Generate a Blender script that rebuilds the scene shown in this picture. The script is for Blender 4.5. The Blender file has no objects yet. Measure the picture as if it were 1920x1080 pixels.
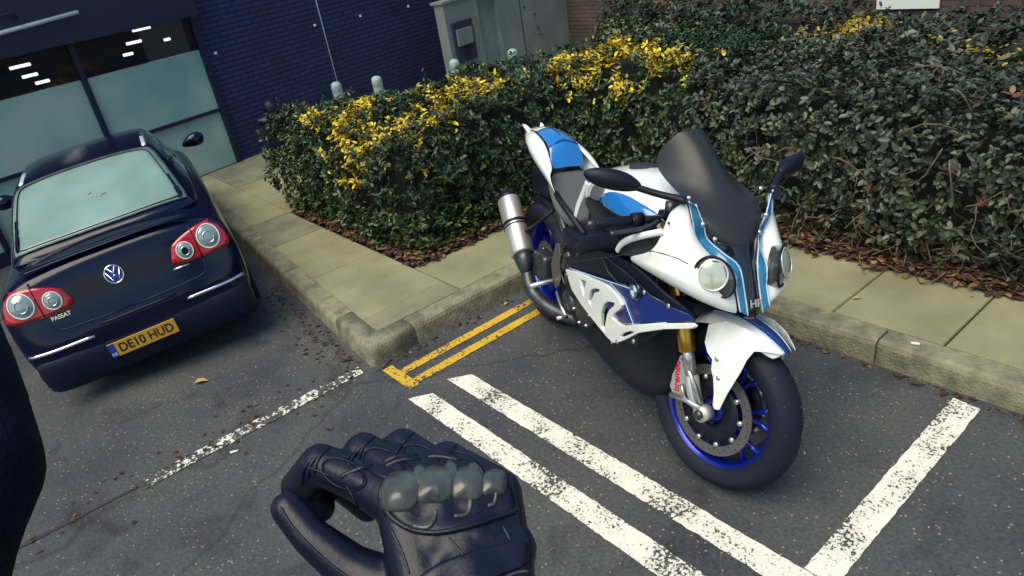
import bpy, bmesh, math, random
import numpy as np
from mathutils import Vector, Matrix, bvhtree
R = math.radians
random.seed(7); rng = np.random.default_rng(7)
sc = bpy.context.scene
COL = sc.collection

# ------------------------------------------------------------------ camera, sky, sun, exposure
cd = bpy.data.cameras.new('camera'); cam = bpy.data.objects.new('camera', cd); COL.objects.link(cam)
cd.sensor_width = 36; cd.lens = 25.497; cd.clip_start = .02; cd.clip_end = 500
cx_, cy_, cz_ = Vector((.6337, .7578, -.1557)), Vector((-.2615, .3993, .8787)), Vector((.7281, -.5161, .4512))
cam.matrix_world = Matrix(((cx_.x, cy_.x, cz_.x, 0), (cx_.y, cy_.y, cz_.y, 0), (cx_.z, cy_.z, cz_.z, 1.896), (0, 0, 0, 1)))
sc.camera = cam
SUN_EL, SUN_AZ = 61, 282           # azimuth of the sun, counter-clockwise from +x
wd = bpy.data.worlds.new('World'); sc.world = wd; wd.use_nodes = True
nt = wd.node_tree; bg = nt.nodes['Background']
sky = nt.nodes.new('ShaderNodeTexSky'); sky.sky_type = 'NISHITA'; sky.sun_disc = False
sky.sun_elevation = R(SUN_EL); sky.sun_rotation = R(90 - SUN_AZ)
sky.air_density = 1.5; sky.dust_density = .4; sky.ozone_density = 5.0
nt.links.new(sky.outputs[0], bg.inputs[0]); bg.inputs[1].default_value = .056
sl = bpy.data.lights.new('sun', 'SUN'); sl.energy = 1.5; sl.angle = R(50); sl.color = (1, .89, .62)
sun = bpy.data.objects.new('sun', sl); COL.objects.link(sun)
sd = Vector((math.cos(R(SUN_AZ)) * math.cos(R(SUN_EL)), math.sin(R(SUN_AZ)) * math.cos(R(SUN_EL)), math.sin(R(SUN_EL))))
sun.rotation_euler = sd.to_track_quat('Z', 'Y').to_euler(); sun.location = sd * 30
vs = sc.view_settings; vs.view_transform = 'Standard'; vs.look = 'None'; vs.gamma = 1; vs.use_curve_mapping = False
vs.exposure = 1.5

# ------------------------------------------------------------------ materials
def mat(name, col, rough=.6, metal=0, var=0, vscale=8, bump=0, bscale=60, spec=.5, coat=0, col2=None, detail=6, ior=None):
    m = bpy.data.materials.new(name); m.use_nodes = True
    n = m.node_tree.nodes; l = m.node_tree.links; b = n['Principled BSDF']
    b.inputs['Base Color'].default_value = (*col, 1); b.inputs['Roughness'].default_value = rough
    b.inputs['Metallic'].default_value = metal; b.inputs['Specular IOR Level'].default_value = spec
    b.inputs['Coat Weight'].default_value = coat; b.inputs['Coat Roughness'].default_value = .06
    if ior: b.inputs['IOR'].default_value = ior
    if var or col2 or bump:
        tc = n.new('ShaderNodeTexCoord')
    if var or col2:
        no = n.new('ShaderNodeTexNoise'); no.inputs['Scale'].default_value = vscale; no.inputs['Detail'].default_value = detail
        l.new(tc.outputs['Object'], no.inputs['Vector'])
        rp = n.new('ShaderNodeValToRGB'); rp.color_ramp.elements[0].position = .32; rp.color_ramp.elements[1].position = .68
        c0 = [max(0, c * (1 - var)) for c in col]; c1 = col2 if col2 else [min(1, c * (1 + var)) for c in col]
        rp.color_ramp.elements[0].color = (*c0, 1); rp.color_ramp.elements[1].color = (*c1, 1)
        l.new(no.outputs[0], rp.inputs[0]); l.new(rp.outputs[0], b.inputs['Base Color'])
    if bump:
        nb = n.new('ShaderNodeTexNoise'); nb.inputs['Scale'].default_value = bscale; nb.inputs['Detail'].default_value = 5
        l.new(tc.outputs['Object'], nb.inputs['Vector'])
        bp = n.new('ShaderNodeBump'); bp.inputs['Strength'].default_value = bump; bp.inputs['Distance'].default_value = .01
        l.new(nb.outputs[0], bp.inputs['Height']); l.new(bp.outputs[0], b.inputs['Normal'])
    return m

def node(m, t, **k):
    x = m.node_tree.nodes.new(t)
    for a, v in k.items(): setattr(x, a, v)
    return x

def asphalt():
    m = mat('asphalt', (.1, .1, .1), .85); n = m.node_tree.nodes; l = m.node_tree.links; b = n['Principled BSDF']
    geo = node(m, 'ShaderNodeNewGeometry')
    big = node(m, 'ShaderNodeTexNoise'); big.inputs['Scale'].default_value = 1.6; big.inputs['Detail'].default_value = 5
    mid = node(m, 'ShaderNodeTexNoise'); mid.inputs['Scale'].default_value = 70; mid.inputs['Detail'].default_value = 4
    vo = node(m, 'ShaderNodeTexVoronoi'); vo.inputs['Scale'].default_value = 95; vo.inputs['Randomness'].default_value = 1
    for x in (big, mid, vo): l.new(geo.outputs['Position'], x.inputs['Vector'])
    r1 = node(m, 'ShaderNodeValToRGB'); e = r1.color_ramp.elements
    e[0].position = .35; e[0].color = (.039, .042, .054, 1); e[1].position = .66; e[1].color = (.070, .074, .075, 1)
    l.new(big.outputs[0], r1.inputs[0])
    r2 = node(m, 'ShaderNodeValToRGB'); e = r2.color_ramp.elements
    e[0].position = .3; e[0].color = (.68, .68, .70, 1); e[1].position = .7; e[1].color = (1.32, 1.30, 1.25, 1)
    l.new(mid.outputs[0], r2.inputs[0])
    mx = node(m, 'ShaderNodeMix', data_type='RGBA', blend_type='MULTIPLY'); mx.inputs[0].default_value = 1
    l.new(r1.outputs[0], mx.inputs[6]); l.new(r2.outputs[0], mx.inputs[7])
    sp = node(m, 'ShaderNodeSeparateColor'); l.new(vo.outputs['Color'], sp.inputs[0])
    gt = node(m, 'ShaderNodeMath', operation='GREATER_THAN'); gt.inputs[1].default_value = .955; l.new(sp.outputs[0], gt.inputs[0])
    ls = node(m, 'ShaderNodeMath', operation='LESS_THAN'); ls.inputs[1].default_value = .38; l.new(vo.outputs['Distance'], ls.inputs[0])
    ml = node(m, 'ShaderNodeMath', operation='MULTIPLY'); l.new(gt.outputs[0], ml.inputs[0]); l.new(ls.outputs[0], ml.inputs[1])
    m2 = node(m, 'ShaderNodeMix', data_type='RGBA'); m2.inputs[7].default_value = (.24, .21, .14, 1)
    l.new(ml.outputs[0], m2.inputs[0]); l.new(mx.outputs[2], m2.inputs[6]); l.new(m2.outputs[2], b.inputs['Base Color'])
    sn = node(m, 'ShaderNodeTexNoise'); sn.inputs['Scale'].default_value = 2.7; sn.inputs['Detail'].default_value = 9; sn.inputs['Roughness'].default_value = .62; sn.inputs['Distortion'].default_value = .6
    l.new(geo.outputs['Position'], sn.inputs['Vector']); r3 = node(m, 'ShaderNodeValToRGB'); e = r3.color_ramp.elements
    e[0].position = .30; e[0].color = (.45, .43, .50, 1); e[1].position = .47; e[1].color = (1, 1, 1, 1)
    l.new(sn.outputs[0], r3.inputs[0]); m3 = node(m, 'ShaderNodeMix', data_type='RGBA', blend_type='MULTIPLY'); m3.inputs[0].default_value = 1
    l.new(m2.outputs[2], m3.inputs[6]); l.new(r3.outputs[0], m3.inputs[7])
    ck = node(m, 'ShaderNodeTexVoronoi', feature='DISTANCE_TO_EDGE'); ck.inputs['Scale'].default_value = .55
    dn = node(m, 'ShaderNodeTexNoise'); dn.inputs['Scale'].default_value = 4; dn.inputs['Detail'].default_value = 6; l.new(geo.outputs['Position'], dn.inputs['Vector'])
    dm = node(m, 'ShaderNodeMix', data_type='RGBA'); dm.inputs[0].default_value = .16; l.new(geo.outputs['Position'], dm.inputs[6]); l.new(dn.outputs['Color'], dm.inputs[7]); l.new(dm.outputs[2], ck.inputs['Vector'])
    r4 = node(m, 'ShaderNodeValToRGB'); e = r4.color_ramp.elements; e[0].position = .002; e[0].color = (.35, .33, .33, 1); e[1].position = .006; e[1].color = (1, 1, 1, 1)
    l.new(ck.outputs['Distance'], r4.inputs[0]); m4 = node(m, 'ShaderNodeMix', data_type='RGBA', blend_type='MULTIPLY'); m4.inputs[0].default_value = .6
    l.new(m3.outputs[2], m4.inputs[6]); l.new(r4.outputs[0], m4.inputs[7]); l.new(m4.outputs[2], b.inputs['Base Color'])
    bp = node(m, 'ShaderNodeBump'); bp.inputs['Strength'].default_value = .45; bp.inputs['Distance'].default_value = .006
    l.new(mid.outputs[0], bp.inputs['Height']); l.new(bp.outputs[0], b.inputs['Normal'])
    return m

def worn_paint(name, col, wear, scale=42):
    """road paint with cracks and rubbed-through spots that show the asphalt"""
    m = mat(name, col, .75); n = m.node_tree.nodes; l = m.node_tree.links; b = n['Principled BSDF']
    geo = node(m, 'ShaderNodeNewGeometry')
    n1 = node(m, 'ShaderNodeTexNoise'); n1.inputs['Scale'].default_value = scale; n1.inputs['Detail'].default_value = 7; n1.inputs['Roughness'].default_value = .65
    n2 = node(m, 'ShaderNodeTexNoise'); n2.inputs['Scale'].default_value = 5; n2.inputs['Detail'].default_value = 2
    vo = node(m, 'ShaderNodeTexVoronoi', feature='DISTANCE_TO_EDGE'); vo.inputs['Scale'].default_value = 60
    for x in (n1, n2, vo): l.new(geo.outputs['Position'], x.inputs['Vector'])
    a = node(m, 'ShaderNodeMath', operation='MULTIPLY_ADD'); a.inputs[1].default_value = .62; l.new(n2.outputs[0], a.inputs[0]); l.new(n1.outputs[0], a.inputs[2])
    c = node(m, 'ShaderNodeMath', operation='MULTIPLY_ADD'); c.inputs[1].default_value = -.35; l.new(vo.outputs['Distance'], c.inputs[0]); l.new(a.outputs[0], c.inputs[2])
    rp = node(m, 'ShaderNodeValToRGB'); e = rp.color_ramp.elements
    e[0].position = wear; e[0].color = (0, 0, 0, 1); e[1].position = wear + .04; e[1].color = (1, 1, 1, 1)
    l.new(c.outputs[0], rp.inputs[0])
    tint = node(m, 'ShaderNodeMix', data_type='RGBA'); tint.inputs[6].default_value = (*col, 1); tint.inputs[7].default_value = (col[0] * .72, col[1] * .7, col[2] * .62, 1)
    l.new(n2.outputs[0], tint.inputs[0])
    mx = node(m, 'ShaderNodeMix', data_type='RGBA'); mx.inputs[7].default_value = (.056, .058, .060, 1)
    l.new(rp.outputs[0], mx.inputs[0]); l.new(tint.outputs[2], mx.inputs[6]); l.new(mx.outputs[2], b.inputs['Base Color'])
    bp = node(m, 'ShaderNodeBump'); bp.inputs['Strength'].default_value = .4; bp.inputs['Distance'].default_value = .004
    l.new(n1.outputs[0], bp.inputs['Height']); l.new(bp.outputs[0], b.inputs['Normal'])
    return m

def brick_mat(name, c1, c2, mortar, sc_=(1, 1, 1), bw=.5, rh=.25, scale=6.5, axis='x'):
    m = mat(name, c1, .8); n = m.node_tree.nodes; l = m.node_tree.links; b = n['Principled BSDF']
    tc = node(m, 'ShaderNodeTexCoord'); mp = node(m, 'ShaderNodeMapping')
    mp.inputs['Rotation'].default_value = (R(90), 0, 0) if axis == 'x' else (R(90), 0, R(90))
    se = node(m, 'ShaderNodeSeparateXYZ'); co = node(m, 'ShaderNodeCombineXYZ')
    l.new(tc.outputs['Object'], se.inputs[0]); l.new(se.outputs[0 if axis == 'x' else 1], co.inputs[0]); l.new(se.outputs[2], co.inputs[1])
    bt = node(m, 'ShaderNodeTexBrick'); bt.inputs['Scale'].default_value = scale
    bt.inputs['Color1'].default_value = (*c1, 1); bt.inputs['Color2'].default_value = (*c2, 1); bt.inputs['Mortar'].default_value = (*mortar, 1)
    bt.inputs['Mortar Size'].default_value = .05; bt.inputs['Brick Width'].default_value = bw * 2; bt.inputs['Row Height'].default_value = rh * 1.25
    bt.inputs['Mortar Smooth'].default_value = .3
    l.new(co.outputs[0], bt.inputs['Vector'])
    no = node(m, 'ShaderNodeTexNoise'); no.inputs['Scale'].default_value = 3; no.inputs['Detail'].default_value = 6; l.new(tc.outputs['Object'], no.inputs['Vector'])
    mx = node(m, 'ShaderNodeMix', data_type='RGBA', blend_type='MULTIPLY'); mx.inputs[0].default_value = .8
    rp = node(m, 'ShaderNodeValToRGB'); rp.color_ramp.elements[0].color = (.5, .5, .52, 1); rp.color_ramp.elements[1].color = (1.4, 1.4, 1.35, 1)
    l.new(no.outputs[0], rp.inputs[0]); l.new(bt.outputs[0], mx.inputs[6]); l.new(rp.outputs[0], mx.inputs[7]); l.new(mx.outputs[2], b.inputs['Base Color'])
    iv = node(m, 'ShaderNodeMath', operation='SUBTRACT'); iv.inputs[0].default_value = 1; l.new(bt.outputs['Fac'], iv.inputs[1])
    bp = node(m, 'ShaderNodeBump'); bp.inputs['Strength'].default_value = .9; bp.inputs['Distance'].default_value = .012
    l.new(iv.outputs[0], bp.inputs['Height']); l.new(bp.outputs[0], b.inputs['Normal'])
    return m

def leaf_mat(name, ramp, rough=.38, trans=.25):
    """each leaf takes its own colour from a per-face attribute"""
    m = mat(name, ramp[0], rough, spec=.5); n = m.node_tree.nodes; l = m.node_tree.links; b = n['Principled BSDF']
    at = node(m, 'ShaderNodeAttribute', attribute_name='tone')
    rp = node(m, 'ShaderNodeValToRGB'); el = rp.color_ramp.elements
    while len(el) < len(ramp): el.new(.5)
    for i, c in enumerate(ramp): el[i].position = i / (len(ramp) - 1); el[i].color = (*c, 1)
    l.new(at.outputs['Fac'], rp.inputs[0]); l.new(rp.outputs[0], b.inputs['Base Color'])
    return m

M = {}
M['asphalt'] = asphalt()
M['white_line'] = worn_paint('white_road_paint', (.80, .80, .74), .825, 90)
M['old_line'] = worn_paint('rubbed_road_paint', (.78, .77, .70), .70, 34)
M['yellow_line'] = worn_paint('yellow_road_paint', (.68, .43, .03), .84, 60)
M['slab'] = mat('paving_slab', (.255, .246, .148), .85, var=.2, vscale=3.2, bump=.5, bscale=150, detail=14)
M['slab_b'] = mat('paving_slab_dull', (.225, .22, .14), .85, var=.22, vscale=4, bump=.5, bscale=150, detail=14)
M['slab_c'] = mat('paving_slab_grey', (.20, .20, .142), .86, var=.26, vscale=5, bump=.5, bscale=150, detail=14)
M['kerb'] = mat('kerb_concrete', (.20, .195, .13), .88, var=.38, vscale=14, bump=.7, bscale=90, detail=14)
M['joint'] = mat('joint_dirt', (.035, .03, .03), .95)
M['soil'] = mat('bed_soil', (.045, .028, .02), .95, var=.5, vscale=20, bump=.9, bscale=40)
M['blue_brick'] = brick_mat('blue_painted_brick', (.011, .017, .088), (.016, .024, .115), (.003, .004, .026), axis='y')
M['brown_brick'] = brick_mat('brown_brick', (.07, .048, .045), (.1, .065, .055), (.045, .04, .04), axis='x')
M['frame_navy'] = mat('navy_frame', (.006, .008, .03), .45)
M['frost'] = mat('frosted_teal_glass', (.19, .35, .335), .22, var=.0, col2=(.42, .53, .43), vscale=1.3, detail=3, spec=.6)
M['canopy'] = mat('canopy_navy', (.006, .008, .035), .5)
M['pale_trim'] = mat('pale_trim', (.62, .72, .78), .3, metal=.3)
M['cabinet'] = mat('cabinet_grey', (.18, .215, .215), .5, var=.15, vscale=3, bump=.05)
M['cabinet_dark'] = mat('cabinet_recess', (.018, .025, .05), .6)
M['bollard'] = mat('bollard_grey', (.3, .38, .36), .55, var=.2, vscale=20)
M['post_brown'] = mat('brown_post', (.06, .045, .055), .7, var=.3)
M['sign'] = mat('sign_white', (.72, .75, .72), .5)
M['sign_ink'] = mat('sign_ink', (.12, .13, .16), .6)
M['red'] = mat('dull_red', (.35, .02, .02), .5)
M['white_paint'] = mat('white_bike_paint', (.82, .83, .80), .22, coat=1)
M['blue_paint'] = mat('deep_blue_bike_paint', (.008, .028, .20), .22, coat=1, metal=.2)
M['sky_blue'] = mat('bright_blue_bike_paint', (.012, .17, .52), .25, coat=1, metal=.1)
M['teal_stripe'] = mat('teal_blue_stripe', (.012, .16, .33), .25, coat=.8)
M['pale_line'] = mat('pale_pinstripe', (.42, .6, .8), .3)
M['black_gloss'] = mat('gloss_black', (.006, .006, .012), .12, coat=.5)
M['black'] = mat('satin_black', (.005, .006, .017), .5, spec=.3)
M['carbon'] = mat('dark_carbon', (.004, .005, .016), .42, spec=.3)
M['rubber'] = mat('rubber', (.007, .009, .022), .68, spec=.3, bump=.08, bscale=90)
M['seat'] = mat('seat_vinyl', (.085, .088, .10), .65, bump=.15, bscale=260)
M['rim_blue'] = mat('anodised_blue', (.006, .02, .30), .28, metal=.55, coat=.4)
M['gold'] = mat('gold_anodised', (.62, .33, .06), .28, metal=.9)
M['silver'] = mat('bare_alloy', (.62, .62, .60), .32, metal=.9)
M['alloy_matt'] = mat('matt_alloy', (.55, .55, .52), .5, metal=.6)
M['disc'] = mat('brake_disc_steel', (.2, .185, .19), .42, metal=.8)
M['titan'] = mat('silencer_titanium', (.70, .64, .58), .36, metal=.75, var=.12, vscale=9)
M['dark_metal'] = mat('dark_metal', (.07, .075, .085), .38, metal=.7, var=.3, vscale=20)
M['lamp_glass'] = mat('headlamp_lens', (.07, .075, .07), .06, metal=.2, coat=1)
M['lamp_pale'] = mat('headlamp_reflector', (.5, .52, .42), .14, metal=.25, coat=1)
M['lamp_ring'] = mat('headlamp_ring', (.72, .74, .7), .2, metal=.5)
M['brembo_red'] = mat('red_lettering', (.55, .02, .03), .5)
M['car'] = mat('car_black_paint', (.002, .0038, .022), .18, coat=.12, spec=.3)
M['car_bumper'] = mat('car_dark_plastic', (.004, .0065, .024), .4, spec=.3)
M['car_glass'] = mat('car_window', (.155, .245, .23), .26, col2=(.215, .325, .30), vscale=2.2, detail=2)  # pale teal base colour stands in for sky reflected in the rear glass
M['side_glass'] = mat('car_side_glass', (.02, .03, .04), .05, metal=.3, coat=1)
M['chrome'] = mat('chrome', (.75, .76, .78), .12, metal=1)
M['lamp_red'] = mat('tail_lamp_red', (.40, .004, .016), .15, coat=.6)
M['lamp_clear'] = mat('tail_lamp_clear', (.24, .31, .31), .12, metal=.2, coat=.6)
M['plate'] = mat('plate_yellow', (.50, .28, .03), .45)
M['plate_blue'] = mat('plate_blue', (.01, .04, .25), .4)
M['ink'] = mat('plate_ink', (.008, .008, .008), .5)
M['leather'] = mat('glove_leather', (.003, .0046, .020), .44, var=.25, spec=.4, vscale=10, bump=.06, bscale=330)
M['armour'] = mat('knuckle_armour', (.05, .057, .055), .34, var=.45, vscale=70, coat=.2)
M['seam'] = mat('seam_thread', (.012, .015, .035), .5)
M['sleeve'] = mat('jacket_fabric', (.003, .0045, .014), .9, spec=.15, var=.3, vscale=30, bump=.3, bscale=300)
M['bark'] = mat('twig_bark', (.12, .085, .06), .9, var=.4, vscale=30)
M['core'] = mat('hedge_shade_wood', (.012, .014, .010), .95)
M['leaf_a'] = leaf_mat('euonymus_leaf', [(.008, .022, .009), (.019, .045, .016), (.042, .078, .026), (.3, .26, .025), (.62, .43, .02), (.74, .56, .05)])
M['leaf_b'] = leaf_mat('laurel_leaf', [(.012, .020, .013), (.025, .038, .021), (.044, .058, .034), (.085, .10, .065), (.12, .10, .045), (.14, .055, .035)], .42)
M['leaf_c'] = leaf_mat('back_hedge_leaf', [(.012, .022, .016), (.02, .036, .024), (.035, .055, .032), (.05, .07, .04)], .5)
M['leaf_y'] = leaf_mat('golden_leaf', [(.05, .05, .01), (.13, .10, .012), (.25, .18, .018), (.38, .27, .03)], .5)
M['litter'] = leaf_mat('dead_leaf', [(.025, .013, .014), (.055, .027, .022), (.10, .045, .03), (.22, .12, .05), (.42, .30, .10)], .75)

# ------------------------------------------------------------------ mesh helpers
def new(name, verts, faces, m, parent=None, smooth=True, loc=None, auto=None):
    me = bpy.data.meshes.new(name); me.from_pydata([tuple(v) for v in verts], [], faces); me.update()
    return link(name, me, m, parent, smooth, loc)

def link(name, me, m, parent=None, smooth=True, loc=None):
    if m is not None and not me.materials: me.materials.append(M[m] if isinstance(m, str) else m)
    if smooth: me.polygons.foreach_set('use_smooth', [True] * len(me.polygons))
    o = bpy.data.objects.new(name, me); COL.objects.link(o)
    if parent: o.parent = parent
    if loc: o.location = loc
    return o

def from_bm(name, bm, m, parent=None, smooth=True, loc=None):
    bmesh.ops.recalc_face_normals(bm, faces=bm.faces)
    me = bpy.data.meshes.new(name); bm.to_mesh(me); bm.free()
    return link(name, me, m, parent, smooth, loc)

def empty(name, loc=(0, 0, 0), rot=(0, 0, 0)):
    o = bpy.data.objects.new(name, None); COL.objects.link(o); o.location = loc; o.rotation_euler = rot; o.empty_display_size = .1
    return o

def tag(o, label=None, cat=None, group=None, kind=None):
    if label: o['label'] = label
    if cat: o['category'] = cat
    if group: o['group'] = group
    if kind: o['kind'] = kind
    return o

def sub(o, lv=2, solid=0, off=-1, bev=0):
    if solid:
        s = o.modifiers.new('solid', 'SOLIDIFY'); s.thickness = solid; s.offset = off
    if bev:
        b = o.modifiers.new('bevel', 'BEVEL'); b.width = bev; b.segments = 2; b.limit_method = 'ANGLE'; b.angle_limit = R(40)
    if lv:
        s = o.modifiers.new('sub', 'SUBSURF'); s.levels = lv; s.render_levels = lv; s.boundary_smooth = 'PRESERVE_CORNERS'
    return o

def grid(name, rows, m, parent=None, lv=2, solid=.004, off=-1, mirror=False, crease_rows=()):
    if mirror: rows = [[(p[0], -p[1], p[2]) for p in r][::-1] for r in rows]
    nr, nc = len(rows), len(rows[0]); vs_ = [p for r in rows for p in r]
    fs = [(i * nc + j, i * nc + j + 1, (i + 1) * nc + j + 1, (i + 1) * nc + j) for i in range(nr - 1) for j in range(nc - 1)]
    o = new(name, vs_, fs, m, parent)
    if crease_rows:
        a = o.data.attributes.new('crease_edge', 'FLOAT', 'EDGE')
        for e in o.data.edges:
            i, j = e.vertices[0] // nc, e.vertices[1] // nc
            a.data[e.index].value = .75 if i == j and i in crease_rows else 0
    return sub(o, lv, solid, off)

def box_bm(bm, lo, hi, bev=0, mtx=None):
    r = bmesh.ops.create_cube(bm, size=1)
    c = [(a + b) / 2 for a, b in zip(lo, hi)]; s = [b - a for a, b in zip(lo, hi)]
    for v in r['verts']: v.co = Vector((c[0] + v.co.x * s[0], c[1] + v.co.y * s[1], c[2] + v.co.z * s[2]))
    if bev: 
        es = list({e for v in r['verts'] for e in v.link_edges})
        bmesh.ops.bevel(bm, geom=es, offset=bev, segments=2, affect='EDGES', profile=.7)
    return bm

def box(name, lo, hi, m, parent=None, bev=0, loc=None, smooth=False):
    bm = bmesh.new(); box_bm(bm, lo, hi, bev); return from_bm(name, bm, m, parent, smooth, loc)

def frame_at(d, hint=Vector((0, 0, 1))):
    d = d.normalized()
    if abs(d.dot(hint)) > .97: hint = Vector((0, 1, 0)) if abs(d.y) < .9 else Vector((1, 0, 0))
    u = d.cross(hint).normalized(); return u, u.cross(d).normalized()

def tube_vf(path, rad, n=12, cap=True, base=0, hint=Vector((0, 0, 1)), flat=None):
    """swept tube; rad = one radius, a list, or a list of (ra, rb)"""
    P = [Vector(p) for p in path]; V = []; F = []
    for i, p in enumerate(P):
        d = (P[min(i + 1, len(P) - 1)] - P[max(i - 1, 0)])
        u, v = frame_at(d, hint); r = rad[i] if isinstance(rad, (list, tuple)) else rad
        ra, rb = r if isinstance(r, (list, tuple)) else (r, r)
        for k in range(n):
            a = 2 * math.pi * k / n; V.append(p + u * (ra * math.cos(a)) + v * (rb * math.sin(a)))
    for i in range(len(P) - 1):
        for k in range(n):
            F.append((base + i * n + k, base + i * n + (k + 1) % n, base + (i + 1) * n + (k + 1) % n, base + (i + 1) * n + k))
    if cap:
        F.append(tuple(base + k for k in range(n))[::-1]); F.append(tuple(base + (len(P) - 1) * n + k for k in range(n)))
    return V, F

def tube(name, path, rad, m, parent=None, n=12, cap=True, hint=Vector((0, 0, 1)), lv=0):
    V, F = tube_vf(path, rad, n, cap, 0, hint); o = new(name, V, F, m, parent)
    return sub(o, lv) if lv else o

def tubes(name, items, m, parent=None, n=8):
    V, F = [], []
    for path, rad in items:
        v, f = tube_vf(path, rad, n, True, len(V)); V += v; F += f
    return new(name, V, F, m, parent)

def smooth_path(pts, n=8, closed=False):
    P = [Vector(p) for p in pts]; out = []; N = len(P)
    rg = range(N) if closed else range(N - 1)
    for i in rg:
        if closed: a, b, c, d = P[i - 1], P[i], P[(i + 1) % N], P[(i + 2) % N]
        else: a, b, c, d = P[max(i - 1, 0)], P[i], P[i + 1], P[min(i + 2, N - 1)]
        for k in range(n):
            t = k / n
            out.append(.5 * ((2 * b) + (c - a) * t + (2 * a - 5 * b + 4 * c - d) * t * t + (3 * b - a - 3 * c + d) * t ** 3))
    if not closed: out.append(P[-1])
    return out

def ring_tube(pts, rad, n=8, base=0):
    P = [Vector(p) for p in pts]; N = len(P); V, F = [], []
    nrm = sum(((P[i]).cross(P[(i + 1) % N]) for i in range(N)), Vector()); 
    c = sum(P, Vector()) / N; nrm = sum(((P[i] - c).cross(P[(i + 1) % N] - c) for i in range(N)), Vector()).normalized()
    for i, p in enumerate(P):
        d = (P[(i + 1) % N] - P[i - 1]).normalized(); u = d.cross(nrm).normalized()
        for k in range(n):
            a = 2 * math.pi * k / n; V.append(p + u * (rad * math.cos(a)) + nrm * (rad * math.sin(a)))
    for i in range(N):
        for k in range(n):
            j = (i + 1) % N; F.append((base + i * n + k, base + i * n + (k + 1) % n, base + j * n + (k + 1) % n, base + j * n + k))
    return V, F

def lathe_vf(prof, n=48, axis='y', c=(0, 0, 0), base=0, closed=True):
    """prof: list of (radius, offset along axis)"""
    V, F = [], []; k = len(prof)
    for i in range(n):
        a = 2 * math.pi * i / n
        for r, h in prof:
            if axis == 'y': V.append(Vector((c[0] + r * math.cos(a), c[1] + h, c[2] + r * math.sin(a))))
            elif axis == 'z': V.append(Vector((c[0] + r * math.cos(a), c[1] + r * math.sin(a), c[2] + h)))
            else: V.append(Vector((c[0] + h, c[1] + r * math.cos(a), c[2] + r * math.sin(a))))
    m_ = k if closed else k - 1
    for i in range(n):
        j = (i + 1) % n
        for q in range(m_): F.append((base + i * k + q, base + j * k + q, base + j * k + (q + 1) % k, base + i * k + (q + 1) % k))
    return V, F

def loft(name, rings, m, parent=None, lv=1, cap=True):
    n = len(rings[0]); V = [p for r in rings for p in r]
    F = [(i * n + k, i * n + (k + 1) % n, (i + 1) * n + (k + 1) % n, (i + 1) * n + k) for i in range(len(rings) - 1) for k in range(n)]
    if cap: F += [tuple(range(n))[::-1], tuple((len(rings) - 1) * n + k for k in range(n))]
    o = new(name, V, F, m, parent); bm = bmesh.new(); bm.from_mesh(o.data); bmesh.ops.recalc_face_normals(bm, faces=bm.faces); bm.to_mesh(o.data); bm.free()
    return sub(o, lv)

def plate(name, outline, thick, m, parent=None, holes=(), f=None, bev=.002, lv=0, smooth=False):
    """flat panel: outline (a,b) points triangulated with holes; f(a,b,d) gives the 3D point, d = 0 front, 1 back"""
    bm = bmesh.new(); loops = [list(outline)] + [list(h) for h in holes]; es = []
    for lp in loops:
        vs_ = [bm.verts.new((p[0], p[1], 0)) for p in lp]
        es += [bm.edges.new((vs_[i], vs_[(i + 1) % len(vs_)])) for i in range(len(vs_))]
    bmesh.ops.triangle_fill(bm, use_beauty=True, edges=es)
    r = bmesh.ops.extrude_face_region(bm, geom=list(bm.faces))
    for g in r['geom']:
        if isinstance(g, bmesh.types.BMVert): g.co.z = 1
    for v in bm.verts: v.co = Vector(f(v.co.x, v.co.y, v.co.z))
    o = from_bm(name, bm, m, parent, smooth)
    if bev:
        b = o.modifiers.new('bevel', 'BEVEL'); b.width = bev; b.segments = 2; b.limit_method = 'ANGLE'; b.angle_limit = R(50)
    return o

def bvh_of(o):
    dg = bpy.context.evaluated_depsgraph_get(); dg.update(); e = o.evaluated_get(dg); me = e.to_mesh()
    b = bvhtree.BVHTree.FromPolygons([v.co.copy() for v in me.vertices], [tuple(p.vertices) for p in me.polygons]); e.to_mesh_clear(); return b

def conform(name, bv, outline, org, d, m, parent, off=.004, thick=.02, dome=0, rings=4, f=None, smooth=True, lim=None):
    """panel laid on a surface: outline points (3D, before projection) cast along d onto the surface"""
    d = Vector(d).normalized(); P = [Vector(p) for p in outline]; c = sum(P, Vector()) / len(P); V, F = [], []; n = len(P)
    def hit(p, last):
        h = bv.ray_cast(p - d * 2, d)
        return h[0] if h[0] else (last if last else p)
    last = hit(c, None)
    for k in range(rings):
        s = 1 - k / rings
        for p in P:
            for z_ in range(26):
                q = c + (p - c) * (s * (1 - .02 * z_)); h = bv.ray_cast(q - d * 2, d)[0]
                if h is not None and (lim is None or (h - last).length < lim): break
            if h is None: h = q
            V.append(h - d * (off + dome * (1 - s * s)))
    V.append(last - d * (off + dome)); cc = len(V) - 1
    for k in range(rings - 1):
        for i in range(n): F.append((k * n + i, k * n + (i + 1) % n, (k + 1) * n + (i + 1) % n, (k + 1) * n + i))
    for i in range(n): F.append(((rings - 1) * n + i, (rings - 1) * n + (i + 1) % n, cc))
    b0 = len(V)
    for i in range(n): V.append(V[i] + d * thick)
    for i in range(n): F.append((b0 + i, b0 + (i + 1) % n, (i + 1) % n, i))
    o = new(name, V, F, m, parent, smooth); bm = bmesh.new(); bm.from_mesh(o.data); bmesh.ops.recalc_face_normals(bm, faces=bm.faces); bm.to_mesh(o.data); bm.free()
    return o

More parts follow.
